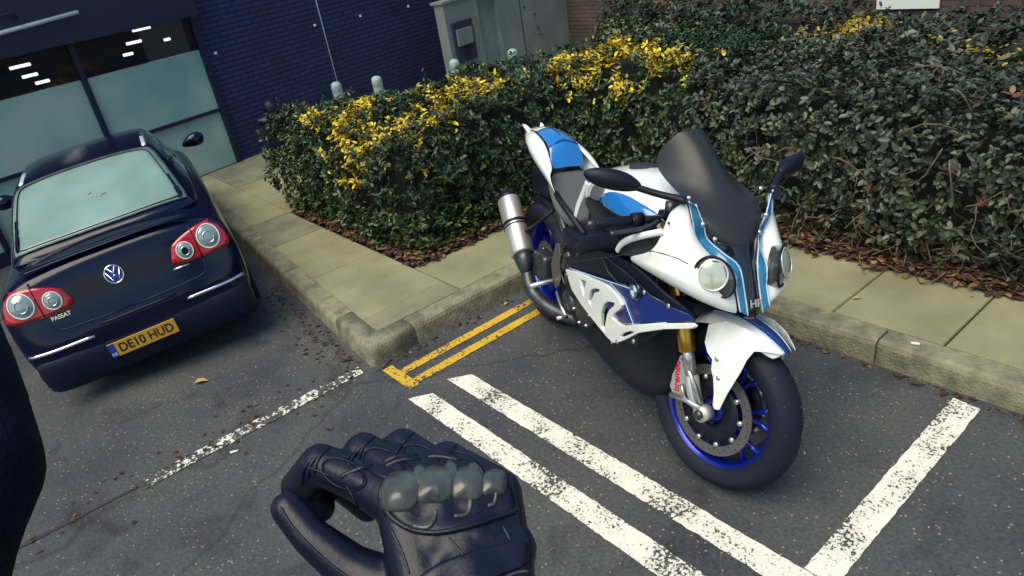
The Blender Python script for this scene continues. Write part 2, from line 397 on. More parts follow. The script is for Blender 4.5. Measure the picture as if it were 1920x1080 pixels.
def text_vf(s, size, depth=.002, bold=0):
    cu = bpy.data.curves.new('t', 'FONT'); cu.body = s; cu.size = size; cu.extrude = depth; cu.offset = bold; cu.align_x = 'CENTER'; cu.align_y = 'CENTER'; cu.resolution_u = 3
    o = bpy.data.objects.new('t', cu); COL.objects.link(o); bpy.context.view_layer.update()
    me = bpy.data.meshes.new_from_object(o.evaluated_get(bpy.context.evaluated_depsgraph_get())); bpy.data.objects.remove(o)
    V = [v.co.copy() for v in me.vertices]; F = [tuple(p.vertices) for p in me.polygons]; return V, F

def text(name, s, size, m, parent, org, ux, uy, depth=.002, bold=0, squeeze=1):
    V, F = text_vf(s, size, depth, bold); ux, uy = Vector(ux).normalized(), Vector(uy).normalized(); un = ux.cross(uy)
    return new(name, [Vector(org) + ux * (v.x * squeeze) + uy * v.y + un * v.z for v in V], F, m, parent, False)

def onto(bv, P, d, off):
    d = Vector(d).normalized(); out = []
    for p in P:
        h = bv.ray_cast(Vector(p) - d * 2, d)[0]; out.append((h if h else Vector(p)) - d * off)
    return out

# ================================================================== the setting
def sheet(name, pts, z, m, kind='structure', parent=None):
    o = new(name, [(x, y, z) for x, y in pts], [tuple(range(len(pts)))], m, parent, False)
    if kind: tag(o, kind=kind)
    return o

sheet('ground', [(-60, -60), (60, -60), (60, 60), (-60, 60)], 0, 'asphalt')
KY = lambda x: 1.19 + (-3.02 - x) * .095          # base line of the kerb beside the car
pave = new('pavement', [(-3.1, 1.3, .07), (-3.1, 2.7, .07), (9, 2.7, .07), (9, 12, .07), (-16, 12, .07), (-16, KY(-16) + .1, .07)],
           [(0, 1, 2, 3, 4, 5)], 'joint', None, False)
tag(pave, kind='structure')

def slab(pts, m, top=.11, gap=.005, parent=pave, name='paving_slab', th=.045):
    c = Vector((sum(p[0] for p in pts) / len(pts), sum(p[1] for p in pts) / len(pts), 0)); n = len(pts); q = []
    for p in pts:
        d = Vector((p[0], p[1], 0)) - c; q.append(c + d * (1 - gap * 1.4 / max(d.length, .05)))
    tl = [random.uniform(-.0025, .0025) for _ in range(3)]; V = []
    for s, z in ((1, top - th), (1, top - .006), (1, top)):
        for p in q:
            d = p - c; k = (1 - .006 / max(d.length, .05)) if z == top else 1
            V.append((c.x + d.x * k, c.y + d.y * k, z + tl[0] + tl[1] * d.x * 2 + tl[2] * d.y * 2))
    F = [(l * n + i, l * n + (i + 1) % n, (l + 1) * n + (i + 1) % n, (l + 1) * n + i) for l in range(2) for i in range(n)] + [tuple(range(2 * n, 3 * n))]
    return new(name, V, F, m, parent, False)

sm = lambda: random.choice(['slab', 'slab', 'slab_b', 'slab_c'])
ki = lambda x: KY(x) + .115                        # inner edge of that kerb
xs = [-3.12, -3.3, -4.07, -4.85, -5.45, -6.05, -6.65, -7.25, -7.95]
for a, b in zip(xs, xs[1:]):
    slab([(a, ki(a)), (a, 1.87), (b, 1.87), (b, ki(b))], sm())
for a, b in zip(xs[4:], xs[5:]):                   # between the hedge end and the building
    for k in range(9):
        slab([(a, 1.87 + k * .6), (a, 2.47 + k * .6), (b, 2.47 + k * .6), (b, 1.87 + k * .6)], sm())
for y0, y1 in ((1.87, 2.2), (2.2, 2.66), (2.66, 3.3)):
    slab([(-3.12, y0), (-3.12, y1), (-3.62, y1), (-3.62, y0)], sm())
xr = [-3.12, -2.9, -2.42, -1.93, -1.43, -.96, -.49, -.02, .45, .92, 1.39, 1.86, 2.33]
for a, b in zip(xr, xr[1:]):
    slab([(a, 2.725), (b, 2.725), (b, 3.3), (a, 3.3)], sm())

def kerbstone(p, q, inner, h=.112):
    """kerb stone from p to q along the kerb line; inner = unit vector towards the pavement"""
    p, q, n = Vector((*p, 0)), Vector((*q, 0)), Vector((*inner, 0)); d = (q - p).normalized()
    prof = [(0, -.05), (.004, .03), (.008, h - .028), (.016, h - .010), (.032, h - .001), (.117, h), (.117, -.05)]
    dz = random.uniform(-.002, .002); V = []
    for t in (.004, .012, (q - p).length - .012, (q - p).length - .004):
        e = .003 if t in (.004, (q - p).length - .004) else 0
        for a, z in prof: V.append(p + d * t + n * (a + (e if a < .1 else 0)) + Vector((0, 0, z - (e if z > 0 else 0) + dz)))
    k = len(prof); F = [(i * k + j, i * k + (j + 1) % k, (i + 1) * k + (j + 1) % k, (i + 1) * k + j) for i in range(3) for j in range(k)]
    F += [tuple(range(k))[::-1], tuple(range(3 * k, 4 * k))]
    o = new('kerb_stone', V, F, 'kerb', pave, False)
    return o
xk = [-3.117, -2.09, -1.175, -.265, .645, 1.555, 2.465]
for a, b in zip(xk, xk[1:]): kerbstone((a, 2.6), (b, 2.6), (0, 1))
kerbstone((-3.0, 2.6), (-3.0, 1.475), (-1, 0))
# corner stone, rounded towards the road
def corner():
    h = .112; arc = [(-3.0, 1.475), (-3.0, 1.26)] + [(-3.028 + .028 * math.cos(a), 1.222 + .028 * math.sin(a)) for a in [R(20 - 15 * k) for k in range(1, 7)]] + [(-3.2, KY(-3.2)), (-3.45, KY(-3.45))]
    inn = [(-3.117, 1.475), (-3.117, 1.42)] + [(-3.118, 1.33 + .012 * (5 - k)) for k in range(6)] + [(-3.2, KY(-3.2) + .116), (-3.45, KY(-3.45) + .116)]
    V, F = [], []; n = len(arc)
    for k in range(n):
        o_, i_ = Vector((*arc[k], 0)), Vector((*inn[k], 0)); d = (i_ - o_)
        for t, z in ((0, -.05), (.03, .03), (.06, h - .028), (.13, h - .009), (.27, h), (1, h), (1, -.05)): V.append(o_ + d * t + Vector((0, 0, z)))
    for k in range(n - 1):
        for j in range(6): F.append((k * 7 + j, k * 7 + j + 1, (k + 1) * 7 + j + 1, (k + 1) * 7 + j))
    F += [tuple(range(7))[::-1], tuple(range((n - 1) * 7, n * 7))]
    new('kerb_stone', V, F, 'kerb', pave)
corner()
kx = [-3.45, -4.36, -5.27, -6.18, -7.09, -8.0]
for a, b in zip(kx, kx[1:]):
    dv = Vector((b - a, KY(b) - KY(a))).normalized(); kerbstone((a, KY(a)), (b, KY(b)), (-dv.y * -1 if False else dv.y, -dv.x))
# bed soil behind the slabs
bed = new('planting_bed', [(-5.5, 1.9, .10), (-3.6, 1.9, .10), (-3.6, 3.22, .10), (9, 3.22, .10), (9, 7, .10), (-5.5, 7, .10),
                           (-5.5, 3.0, .17), (-4.2, 2.6, .17), (-3.9, 3.7, .17), (8, 3.7, .17)],
          [(0, 1, 7, 6), (1, 2, 8, 7), (2, 3, 9, 8), (3, 4, 5, 6, 7, 8, 9), (6, 5, 0)], 'soil', None, False)
tag(bed, kind='structure')

# painted road markings: sheets just above the asphalt, with slightly ragged edges
def ragged(pts, amp=.0014):
    out = []; n = len(pts)
    for i in range(n):
        a, c = Vector((*pts[i], 0)), Vector((*pts[(i + 1) % n], 0)); L = (c - a).length; k = max(1, int(L / .022)); nn = Vector((c.y - a.y, a.x - c.x, 0)).normalized()
        out += [tuple((a.lerp(c, j / k) + nn * (random.gauss(0, amp) if j else 0)).to_2d()) for j in range(k)]
    ragged.last = out; return out
def line(name, pts, m, label, z=.004):
    o = new(name, [(x, y, z) for x, y in ragged(pts)], [tuple(range(len(ragged.last)))], m, None, False)
    return tag(o, label, 'road marking')
line('road_line', [(-2.6, 1.375), (-2.53, 1.475), (1.2, 1.475), (1.2, 1.375)], 'white_line', 'long white bay line nearer to the motorcycle, second from the glove')
line('road_line', [(-2.62, 1.165), (-2.56, 1.265), (1.2, 1.255), (1.2, 1.155)], 'white_line', 'long white bay line that passes behind the gloved hand')
line('road_line', [(-.845, 2.555), (-.745, 2.545), (-.725, 1.48), (-.825, 1.48)], 'white_line', 'white bay end line right of the front wheel, running from the kerb')
line('road_line', [(-3.08, .07), (-3.0, .1), (-3.0, 1.14), (-3.075, 1.15)], 'old_line', 'half worn away white line behind the dark car, ending at kerb corner')
line('asphalt_seam', [(-3.075, -.80), (-3.058, -.80), (-3.035, .04), (-3.052, .05)], 'joint', 'thin dark seam in the asphalt at lower left beyond the worn line')
yl = empty('double_yellow_line', (-2.8, 1.3, .004)); tag(yl, 'double yellow line with a short end bar beside the kerb corner', 'road marking')
for nm, P in (('stripe', [(-2.865, 1.272), (-2.865, 2.58), (-2.81, 2.58), (-2.81, 1.272)]), ('stripe', [(-2.745, 1.272), (-2.745, 2.58), (-2.69, 2.58), (-2.69, 1.272)]),
              ('end_bar', [(-2.935, 1.212), (-2.935, 1.27), (-2.675, 1.27), (-2.675, 1.212)])):
    Q = ragged(P, .001)[::-1]; o = new(nm, [(x + 2.8, y - 1.3, 0) for x, y in Q], [tuple(range(len(Q)))], 'yellow_line', yl, False)

# ------------------------------------------------------------------ shop building with blue brick wall
FA = 12
bl_ = empty('building', (-7.52, 2.17, 0), (0, 0, R(FA)))
tag(bl_, 'navy brick building with frosted teal shop windows behind the dark car', 'building')
box('brick_wall', (-.25, .10, 0), (0, 5.6, 3.4), 'blue_brick', bl_)
tube('wall_joint_strip', [(.004, 1.53, .1), (.004, 1.53, 3.3)], .006, 'pale_trim', bl_, 6)
box('wall_above_window', (-.2, -4.6, 1.62), (0, .1, 3.4), 'canopy', bl_)
box('fascia', (0, -4.6, 1.535), (.14, .085, 2.6), 'canopy', bl_, .006)
tube('fascia_trim', [(.16, -4.6, 1.60), (.16, -2.0, 1.685), (.16, -.95, 1.755)], (.017), 'pale_trim', bl_, 8)
tube('fascia_bracket', [(.15, -1.75, 1.72), (.22, -1.73, 1.80), (.24, -1.45, 1.84), (.15, -1.40, 1.80)], .014, 'canopy', bl_, 8)
box('window_base', (-.06, -4.6, 0), (.02, .1, .115), 'frame_navy', bl_)
MY = [.07, -1.06, -2.16, -3.26, -4.4]
for y in MY: box('window_frame', (-.05, y - .022, .11), (.03, y + .022, 1.54), 'frame_navy', bl_, .004)
def glass_tint():
    m = mat('tinted_glass', (.02, .02, .03), .04, spec=.8); n = m.node_tree.nodes; l = m.node_tree.links
    tr = node(m, 'ShaderNodeBsdfTransparent'); tr.inputs[0].default_value = (.55, .56, .6, 1); mx = node(m, 'ShaderNodeMixShader'); mx.inputs[0].default_value = .55
    l.new(tr.outputs[0], mx.inputs[1]); l.new(n['Principled BSDF'].outputs[0], mx.inputs[2]); l.new(mx.outputs[0], n['Material Output'].inputs[0]); return m
M['tint'] = glass_tint()
M['tube'] = mat('lit_tube', (1, 1, 1)); b_ = M['tube'].node_tree.nodes['Principled BSDF']; b_.inputs['Emission Color'].default_value = (1, .98, .92, 1); b_.inputs['Emission Strength'].default_value = 7
for a, b in zip(MY, MY[1:]):
    y0, y1 = b + .022, a - .022
    box('glazing_bar', (-.04, y0, .645), (.022, y1, .675), 'frame_navy', bl_)
    box('frosted_pane', (-.02, y0, .675), (-.008, y1, 1.235), 'frost', bl_)
    box('frosted_pane', (-.02, y0, .115), (-.008, y1, .645), 'frost', bl_)
    box('clear_pane', (-.018, y0, 1.237), (-.010, y1, 1.535), 'tint', bl_)
box('interior_back', (-1.3, -4.6, 0), (-1.2, .1, 1.7), 'post_brown', bl_)
box('interior_ceiling', (-1.2, -4.6, 1.6), (-.25, .1, 1.65), 'frame_navy', bl_)
for y, z, ln, sl_ in ((-.36, 1.515, .17, .0), (-.47, 1.42, .14, .0), (-.56, 1.335, .09, .0), (-.16, 1.38, .06, 0), (-1.44, 1.44, .16, 0), (-1.40, 1.355, .12, 0), (-1.33, 1.285, .11, 0)):
    box('ceiling_lamp', (-.13, y - ln / 2, z - .012), (-.11, y + ln / 2, z + .012), 'tube', bl_, .004)
for y, z in ((.20, 1.17), (1.43, 1.187), (2.08, 1.158), (2.85, 1.124)):
    bm = bmesh.new(); box_bm(bm, (0, y - .014, z - .012), (.012, y + .014, z + .012), .003); from_bm('wall_stud', bm, 'sign', bl_, False)
# bulkhead lamp low on the wall
prof = [(0, .085), (.03, .08), (.06, .06), (.085, .03), (.09, 0)]
V, F = lathe_vf([(r, x) for x, r in prof], 18, 'x', (0, .60, .53), closed=False)
wl = new('wall_vent_hood', V, F, 'frame_navy', bl_)
box('vent_ledge', (0, .42, .43), (.13, .85, .445), 'cabinet', bl_)

# ------------------------------------------------------------------ brown brick wall at the back
bw = empty('brick_wall', (-3, 7.0, 0)); tag(bw, 'brown brick wall behind the far hedge at upper right', 'wall')
box('masonry', (-5.6, 0, 0), (9, .25, 2.6), 'brown_brick', bw)
box('coping', (-5.6, -.03, 2.6), (9, .28, 2.66), 'kerb', bw)
sg = empty('wall_sign', (-3.12, 6.995, .62)); tag(sg, 'small white rectangular sign with faint lettering on the brown brick wall', 'sign')
box('sign_board', (-.27, -.022, 0), (.27, -.004, .42), 'sign', sg, .003)
for i in range(4): box('text_row', (-.2 + .03 * i, -.0245, .30 - i * .07), (.2 - .02 * i, -.0225, .312 - i * .07), 'sign_ink', sg)
rd = empty('warning_board', (-5.85, 6.98, .55)); tag(rd, 'small red board on the back wall above the far hedge', 'sign')
box('board', (-.09, -.03, .1), (.09, 0, .32), 'red', rd, .004); box('backing', (-.11, -.008, .08), (.11, .006, .34), 'post_brown', rd, .002)

# ------------------------------------------------------------------ service cabinet, post, bollards
cb = empty('service_cabinet', (-7.52 + .978 - .208 * 2.41, 2.17 + .208 + .978 * 2.41, .07), (0, 0, R(FA))); tag(cb, 'large grey metal service cabinet in front of the navy brick wall', 'cabinet')
H = 1.09
bm = bmesh.new(); box_bm(bm, (-.14, 0, 0), (0, .57, H), .012); from_bm('cabinet_body', bm, 'cabinet', cb, False)
bm = bmesh.new(); box_bm(bm, (-.14, .57, 0), (-.06, .90, H - .01), .006); from_bm('recessed_bay', bm, 'cabinet', cb, False)
bm = bmesh.new(); box_bm(bm, (-.14, .90, 0), (0, 2.38, H), .012); from_bm('cabinet_body', bm, 'cabinet', cb, False)
box('cabinet_lid', (-.17, -.02, H), (.02, 2.40, H + .03), 'cabinet', cb, .006)
box('door_seam', (.0005, 1.33, .06), (.003, 1.345, H - .04), 'cabinet_dark', cb)
fr = box('handle_housing', (0, .07, .44), (.03, .40, .88), 'cabinet_dark', cb, .008)
box('handle_lever', (.03, .10, .62), (.05, .36, .80), 'cabinet', fr, .008); box('lock_tongue', (.03, .2, .46), (.045, .3, .6), 'frame_navy', fr, .006)
for y, z in ((1.60, .70), (1.64, .52), (1.66, .45), (1.42, .82)):
    V, F = lathe_vf([(.0, .02), (.012, .018), (.018, .008), (.02, 0)], 12, 'x', (0, y, z), closed=False); new('cabinet_stud', V, F, 'dark_metal', cb)
bp_ = empty('timber_post', (-7.52 + .978 - .208 * 4.98, 2.17 + .208 + .978 * 4.98, .07), (0, 0, R(FA))); tag(bp_, 'dark brown post beside the right end of the grey cabinet', 'post')
box('shaft', (-.12, -.1, 0), (.02, .1, 1.9), 'post_brown', bp_, .01); box('cap', (-.14, -.12, 1.9), (.04, .12, 1.95), 'post_brown', bp_, .01)
BL = ['leftmost grey bollard above the hedge, below the joint in the navy wall', 'domed grey bollard showing behind yellow hedge leaves, second from left', 'grey bollard in front of the cabinet handle', 'slim pale bollard in front of the right half of the cabinet']
for (x, y), lb in zip(((-6.80, 3.16), (-6.50, 3.45), (-6.20, 4.18), (-5.86, 4.66)), BL):
    e = empty('bollard', (x, y, .10)); tag(e, lb, 'bollard', 'bollards between hedge and building')
    V, F = lathe_vf([(.062, 0), (.062, .06), (.05, .07), (.05, .54)], 20, 'z', closed=False); new('post', V, F, 'bollard', e)
    V, F = lathe_vf([(.0495, .54), (.052, .545), (.052, .595), (.045, .618), (.027, .632), (0, .637)], 20, 'z', closed=False); new('cap', V, F, 'bollard', e)

# ================================================================== planting
LV = np.array([(0, 0, 0), (.28, .24, .05), (.7, .21, .04), (1, 0, -.07), (.7, -.21, .04), (.28, -.24, .05), (.28, 0, -.02), (.7, 0, -.04)])
LF3 = [(0, 6, 1), (2, 7, 3), (0, 5, 6), (7, 4, 3)]; LF4 = [(1, 6, 7, 2), (6, 5, 4, 7)]

def leaves(name, P, N, size, tone, m, parent=None, droop=.25, wide=1.0, loose=.75, flat=False, T=None):
    """one mesh of small folded leaves: P positions, N outward normals, per-leaf size and tone"""
    k = len(P)
    if T is None: N = N + rng.normal(0, loose, (k, 3)) * (.45 if not flat else .25) + np.array([0, 0, .35]); T = rng.normal(0, 1, (k, 3)) + np.array([0, 0, -droop * 2])
    N = N / np.linalg.norm(N, axis=1)[:, None]; T -= N * (T * N).sum(1)[:, None]; T /= np.linalg.norm(T, axis=1)[:, None]
    B = np.cross(N, T); s = size[:, None, None]
    curl = rng.uniform(.3, 2.2, (k, 1, 1))
    V = P[:, None, :] + s * (LV[None, :, 0:1] * T[:, None, :] + wide * LV[None, :, 1:2] * B[:, None, :] + curl * LV[None, :, 2:3] * N[:, None, :])
    V = V.reshape(-1, 3); off = (np.arange(k) * 8)[:, None, None]
    f3 = (off + np.array(LF3)[None]).reshape(-1, 3); f4 = (off + np.array(LF4)[None]).reshape(-1, 4)
    me = bpy.data.meshes.new(name); nf = len(f3) + len(f4)
    me.vertices.add(len(V)); me.vertices.foreach_set('co', V.ravel())
    li = np.concatenate([f3.ravel(), f4.ravel()]); me.loops.add(len(li)); me.loops.foreach_set('vertex_index', li.astype(np.int32))
    me.polygons.add(nf); st = np.concatenate([np.arange(len(f3)) * 3, len(f3) * 3 + np.arange(len(f4)) * 4]); me.polygons.foreach_set('loop_start', st.astype(np.int32))
    me.update(calc_edges=True)
    a = me.attributes.new('tone', 'FLOAT', 'FACE'); a.data.foreach_set('value', np.concatenate([np.repeat(tone, 4), np.repeat(tone, 2)]).astype(np.float32))
    return link(name, me, m, parent, True)

def lump(P, a=.05, f=3.1, ph=0):
    return a * (np.sin(P[:, 0] * f + ph) * np.cos(P[:, 1] * f * 1.3 + 1.7 * ph) + .6 * np.sin(P[:, 2] * f * 2.1 + P[:, 0] * f * 1.9 + ph) + .5 * np.sin(P[:, 1] * f * 3.7 + 2 * ph) * np.sin(P[:, 0] * f * 3.3))

def inside(pts, poly):
    x, y = pts[:, 0], pts[:, 1]; r = np.zeros(len(pts), bool); n = len(poly)
    for i in range(n):
        (x0, y0), (x1, y1) = poly[i], poly[(i + 1) % n]
        c = ((y0 > y) != (y1 > y)) & (x < (x1 - x0) * (y - y0) / (y1 - y0 + 1e-12) + x0); r ^= c
    return r

def hedge(name, poly, h, label, m, tonef, dens=2600, leaf=(.035, .06), skip=(), bulge=.05, ph=0, group='hedges of the planting bed', top_fall=0, base=.14, wide=1.0, foot=1.0, thin=.4):
    poly = [tuple(p) for p in poly]; ar = sum(poly[i][0] * poly[(i + 1) % len(poly)][1] - poly[(i + 1) % len(poly)][0] * poly[i][1] for i in range(len(poly)))
    if ar < 0: poly = poly[::-1]
    c = np.mean(np.array(poly), 0); root = empty(name, (c[0], c[1], .1)); tag(root, label, 'hedge', group)
    hf = h if callable(h) else (lambda P: np.full(len(P), h))
    Ps, Ns = [], []
    n = len(poly)
    for i in range(n):
        if i in skip: continue
        a, b = np.array(poly[i]), np.array(poly[(i + 1) % n]); d = b - a; L = np.linalg.norm(d); nn = np.array([d[1], -d[0]]) / L
        k = int(L * .85 * dens); t = rng.uniform(0, 1, k); q = a + d * t[:, None]; hh = hf(q); zz = base + (hh - base) * rng.uniform(0, 1, k) ** .85
        u = zz / hh; bul = bulge * np.sin(np.pi * np.clip(u, 0, 1)) ** .7 - .10 * np.clip((u - .82) / .18, 0, 1) ** 2 - (1 - foot) * .3 * np.clip((.45 - u) / .45, 0, 1) ** 1.3
        P = np.c_[q + nn * bul[:, None], zz]; up = np.clip((u - .75) / .25, 0, 1); N = np.c_[nn[None] * (1 - .7 * up[:, None]), up + .1]
        dep = np.minimum(rng.exponential(.032, k) - .03, .15); spr = np.where(rng.uniform(0, 1, k) < .04, rng.uniform(0, .06, k), 0)
        P += N * (lump(P, .055, 3.1, ph) + lump(P, .02, 9.7, ph + 2) - dep + spr)[:, None]; keep = rng.uniform(0, 1, k) < np.clip(.42 + thin + u * 1.1, 0, 1) * np.clip(.75 + 6 * lump(P, .05, 7.3, ph + 5), .35, 1)
        Ps.append(P[keep]); Ns.append(N[keep])
    pa = np.array(poly); lo, hi = pa.min(0), pa.max(0); k = int((hi - lo).prod() * dens); q = rng.uniform(lo, hi, (k, 2)); q = q[inside(q, poly)]; k = len(q)
    P = np.c_[q, hf(q) - np.minimum(rng.exponential(.025, k), .12) + .01]; P[:, 2] += lump(np.c_[q, np.zeros(k)], .04, 3.6, ph + 1) + lump(np.c_[q, np.zeros(k)], .02, 11, ph) + np.where(rng.uniform(0, 1, k) < .05, rng.uniform(0, .07, k), 0); Ps.append(P); Ns.append(np.tile([0, 0, 1.], (k, 1)))
    P, N = np.concatenate(Ps), np.concatenate(Ns)
    # leaves grow in small rosettes at the shoot tips, plus loose single leaves
    q6 = 6; C = P[::q6]; NC = N[::q6] / np.linalg.norm(N[::q6], axis=1)[:, None]; n_c = len(C)
    ax = NC + rng.normal(0, .35, (n_c, 3)) + np.array([0, 0, .25]); ax /= np.linalg.norm(ax, axis=1)[:, None]
    A6 = np.repeat(ax, q6, 0); k = len(A6); rt = rng.normal(0, 1, (k, 3)); rt -= A6 * (rt * A6).sum(1)[:, None]; rt /= np.linalg.norm(rt, axis=1)[:, None]
    lift = rng.uniform(-.15, 1.1, (k, 1)); T = rt + A6 * lift + np.array([0, 0, -.12]); P = np.repeat(C, q6, 0) + A6 * rng.uniform(-.03, .022, (k, 1)) + rng.normal(0, .004, (k, 3))
    N = A6 - rt * lift * .6 + rng.normal(0, .28, (k, 3)); sz = np.clip(rng.normal(np.mean(leaf), (leaf[1] - leaf[0]) * .33, k), leaf[0] * .6, leaf[1] * 1.15) * np.repeat(rng.uniform(.75, 1.2, n_c), q6)
    tc = np.repeat(tonef(C), q6); tone = np.clip(np.where(tc > .52, tc + rng.normal(0, .1, k), tc + rng.normal(0, .07, k)), 0, 1)
    o = leaves('leaves', P - np.array(root.location), N, sz, tone, m, root, wide=wide, T=T); tag(o, kind='stuff')
    # woody core that closes the inside
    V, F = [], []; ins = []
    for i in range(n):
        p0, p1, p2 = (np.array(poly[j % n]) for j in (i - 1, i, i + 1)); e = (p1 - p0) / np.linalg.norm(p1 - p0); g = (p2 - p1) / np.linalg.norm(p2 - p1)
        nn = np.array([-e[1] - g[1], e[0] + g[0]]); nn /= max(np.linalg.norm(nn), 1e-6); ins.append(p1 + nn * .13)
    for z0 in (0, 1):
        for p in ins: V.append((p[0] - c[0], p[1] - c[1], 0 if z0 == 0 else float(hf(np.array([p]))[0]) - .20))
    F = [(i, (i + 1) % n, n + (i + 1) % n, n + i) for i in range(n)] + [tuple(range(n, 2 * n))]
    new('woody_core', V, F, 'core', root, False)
    return root, P, N

YP = np.array([(-4.45, 2.02, .86, .22), (-4.05, 2.2, .9, .3), (-4.28, 2.05, .72, .2), (-3.95, 2.35, .9, .2), (-4.2, 2.75, .92, .26), (-4.05, 2.95, .93, .22), (-4.75, 2.35, .9, .2), (-4.3, 1.98, .58, .14), (-4.9, 2.05, .88, .14),
               (-3.75, 3.5, .95, .25), (-3.45, 3.62, .95, .28), (-3.1, 3.7, .95, .22), (-3.62, 3.4, .86, .16), (-3.3, 3.48, .84, .14), (-3.85, 2.15, .62, .1)])
def tone_a(P):
    t = rng.beta(2, 3.2, len(P)) * .5; y = np.zeros(len(P))
    for x, y_, z, r in YP: y = np.maximum(y, np.exp(-((P[:, 0] - x) ** 2 + (P[:, 1] - y_) ** 2 + 1.6 * (P[:, 2] - z) ** 2) / (.72 * r * r)))
    y *= .75 + .5 * np.sin(P[:, 0] * 23) * np.sin(P[:, 1] * 21); hit = rng.uniform(0, 1, len(P)) < np.clip(y * 1.5, 0, .95)
    hit &= P[:, 2] > .35
    return np.where(hit, rng.uniform(.55, 1, len(P)), t)
def tone_b(P):
    t = rng.beta(2, 2.4, len(P)) * .72; r = rng.uniform(0, 1, len(P))
    low = np.clip((.5 - P[:, 2]) / .4, 0, 1)
    return np.where(r < .02 + .06 * low, rng.uniform(.78, 1, len(P)), t)
hA = lambda q: .85 + .1 * np.clip((q[:, 1] - 2.0) / 1.4, 0, 1) * np.clip((q[:, 0] + 5.2) / 1.2, 0, 1) - .09 * np.clip((-4.3 - q[:, 0]) / 1.2, 0, 1) * np.clip((q[:, 1] - 2.1) / .7, 0, 1) + .02 * np.sin(q[:, 0] * 5)
H1 = [(-5.6, 1.97), (-4.6, 1.97), (-3.78, 2.0), (-3.72, 2.7), (-3.66, 3.38), (-3.2, 3.5), (-2.8, 3.62), (-2.75, 4.45), (-3.7, 4.75), (-4.7, 3.55), (-5.5, 2.9)]
e1, P1, N1 = hedge('hedge', H1, hA, 'glossy green hedge block with yellow leaf patches between car and motorcycle', M['leaf_a'], tone_a, 6000, (.022, .042), skip=(6, 7, 8, 9), foot=.92)
hB = lambda q: .93 - .10 * np.clip((q[:, 0] + 1.9) / 1.2, 0, 1) - .05 * np.abs(np.sin(q[:, 0] * 2.2 + 1))
H2 = [(-2.85, 3.55), (-2.2, 3.42), (-1.5, 3.36), (-.7, 3.32), (.4, 3.3), (1.6, 3.3), (1.6, 4.0), (.2, 3.85), (-1.0, 4.05), (-1.9, 4.6), (-2.75, 4.6)]
e2, P2, N2 = hedge('hedge', H2, hB, 'dull grey-green mounded hedge behind the right pavement with bare twigs at its foot', M['leaf_b'], tone_b, 5600, (.022, .045), skip=(6, 7, 8, 9, 10), bulge=.07, ph=2.2, wide=1.1, foot=.55, thin=0)
H3 = [(-6.2, 6.25), (-4.4, 5.95), (-3, 5.45), (-1.9, 4.95), (-1.0, 4.55), (.6, 4.3), (.6, 4.9), (-.8, 5.2), (-2.8, 6.1), (-4.3, 6.55), (-6.2, 6.8)]
e3, _, _ = hedge('hedge', H3, lambda q: .80 + .05 * np.sin(q[:, 0] * 3), 'dark clipped hedge in front of the brown brick wall', M['leaf_c'], lambda P: rng.beta(2, 2.5, len(P)), 1900, (.035, .06), skip=(6, 7, 8, 9), ph=4)
# yellow-leaved trim along the far top edge of the mound
q = rng.uniform(0, 1, 260); pp = np.c_[-2.75 + 1.45 * q, 4.62 - .35 * np.clip((q - .3) / .7, 0, 1) + rng.normal(0, .05, 260), .91 - .1 * np.clip(q - .5, 0, 1) + rng.normal(0, .03, 260)]
tag(leaves('yellow_tips', pp - np.array(e2.location), np.tile([0, 0, 1.], (260, 1)), rng.uniform(.025, .045, 260), rng.uniform(.3, 1, 260), M['leaf_y'], e2), kind='stuff')

def shrub(name, c, r, label, m, k=900, sz=(.03, .05), tr=(.2, 1)):
    root = empty(name, (c[0], c[1], .1)); tag(root, label, 'shrub')
    d = rng.normal(0, 1, (k, 3)); d /= np.linalg.norm(d, axis=1)[:, None]; rr = r * rng.uniform(.55, 1, k) ** .5
    P = d * rr[:, None] * np.array([1, 1, .8]) + np.array([0, 0, c[2]])
    tag(leaves('leaves', P, d, rng.uniform(*sz, k), rng.uniform(*tr, k), m, root), kind='stuff')
    it = []
    for i in range(7):
        a = i * 2.4; it.append(([(0, 0, 0), (.2 * r * math.cos(a), .2 * r * math.sin(a), c[2] * .5), (.7 * r * math.cos(a), .7 * r * math.sin(a), c[2] * 1.05)], [.009, .006, .003]))
    tubes('stems', it, 'bark', root, 6)
shrub('golden_shrub', (-2.62, 5.25, .66), .20, 'round golden yellow shrub in front of the dark back hedge', M['leaf_y'], 800)
shrub('bare_shrub', (-4.7, 5.5, .55), .3, 'sparse purplish shrub left of the dark back hedge', M['leaf_b'], 420, tr=(.5, 1))
shrub('leafy_shrub', (-5.3, 5.6, .55), .28, 'light green shrub beside the post near the cabinet', M['leaf_a'], 420, tr=(.25, .5))

# low shoots that spill out at the foot of both hedges
def low(par, xs, ys, zs, n, m, sz, tr):
    C = np.c_[rng.uniform(*xs, n), rng.uniform(*ys, n), rng.uniform(*zs, n) ** 1]; P = np.repeat(C, 7, 0) + rng.normal(0, .012, (n * 7, 3)); k = len(P); P[:, 2] = np.maximum(P[:, 2], .13)
    tag(leaves('low_shoots', P - np.array(par.location), np.tile([0, -.2, .8], (k, 1)), rng.uniform(*sz, k), rng.uniform(*tr, k), m, par, droop=.1), kind='stuff')
low(e1, (-5.3, -3.75), (1.90, 2.02), (.14, .34), 150, M['leaf_a'], (.025, .05), (0, .45))
low(e1, (-3.80, -3.62), (1.95, 3.3), (.14, .36), 170, M['leaf_a'], (.025, .05), (0, .5))
low(e2, (-3.3, .6), (3.22, 3.42), (.13, .40), 260, M['leaf_b'], (.025, .05), (0, .75))

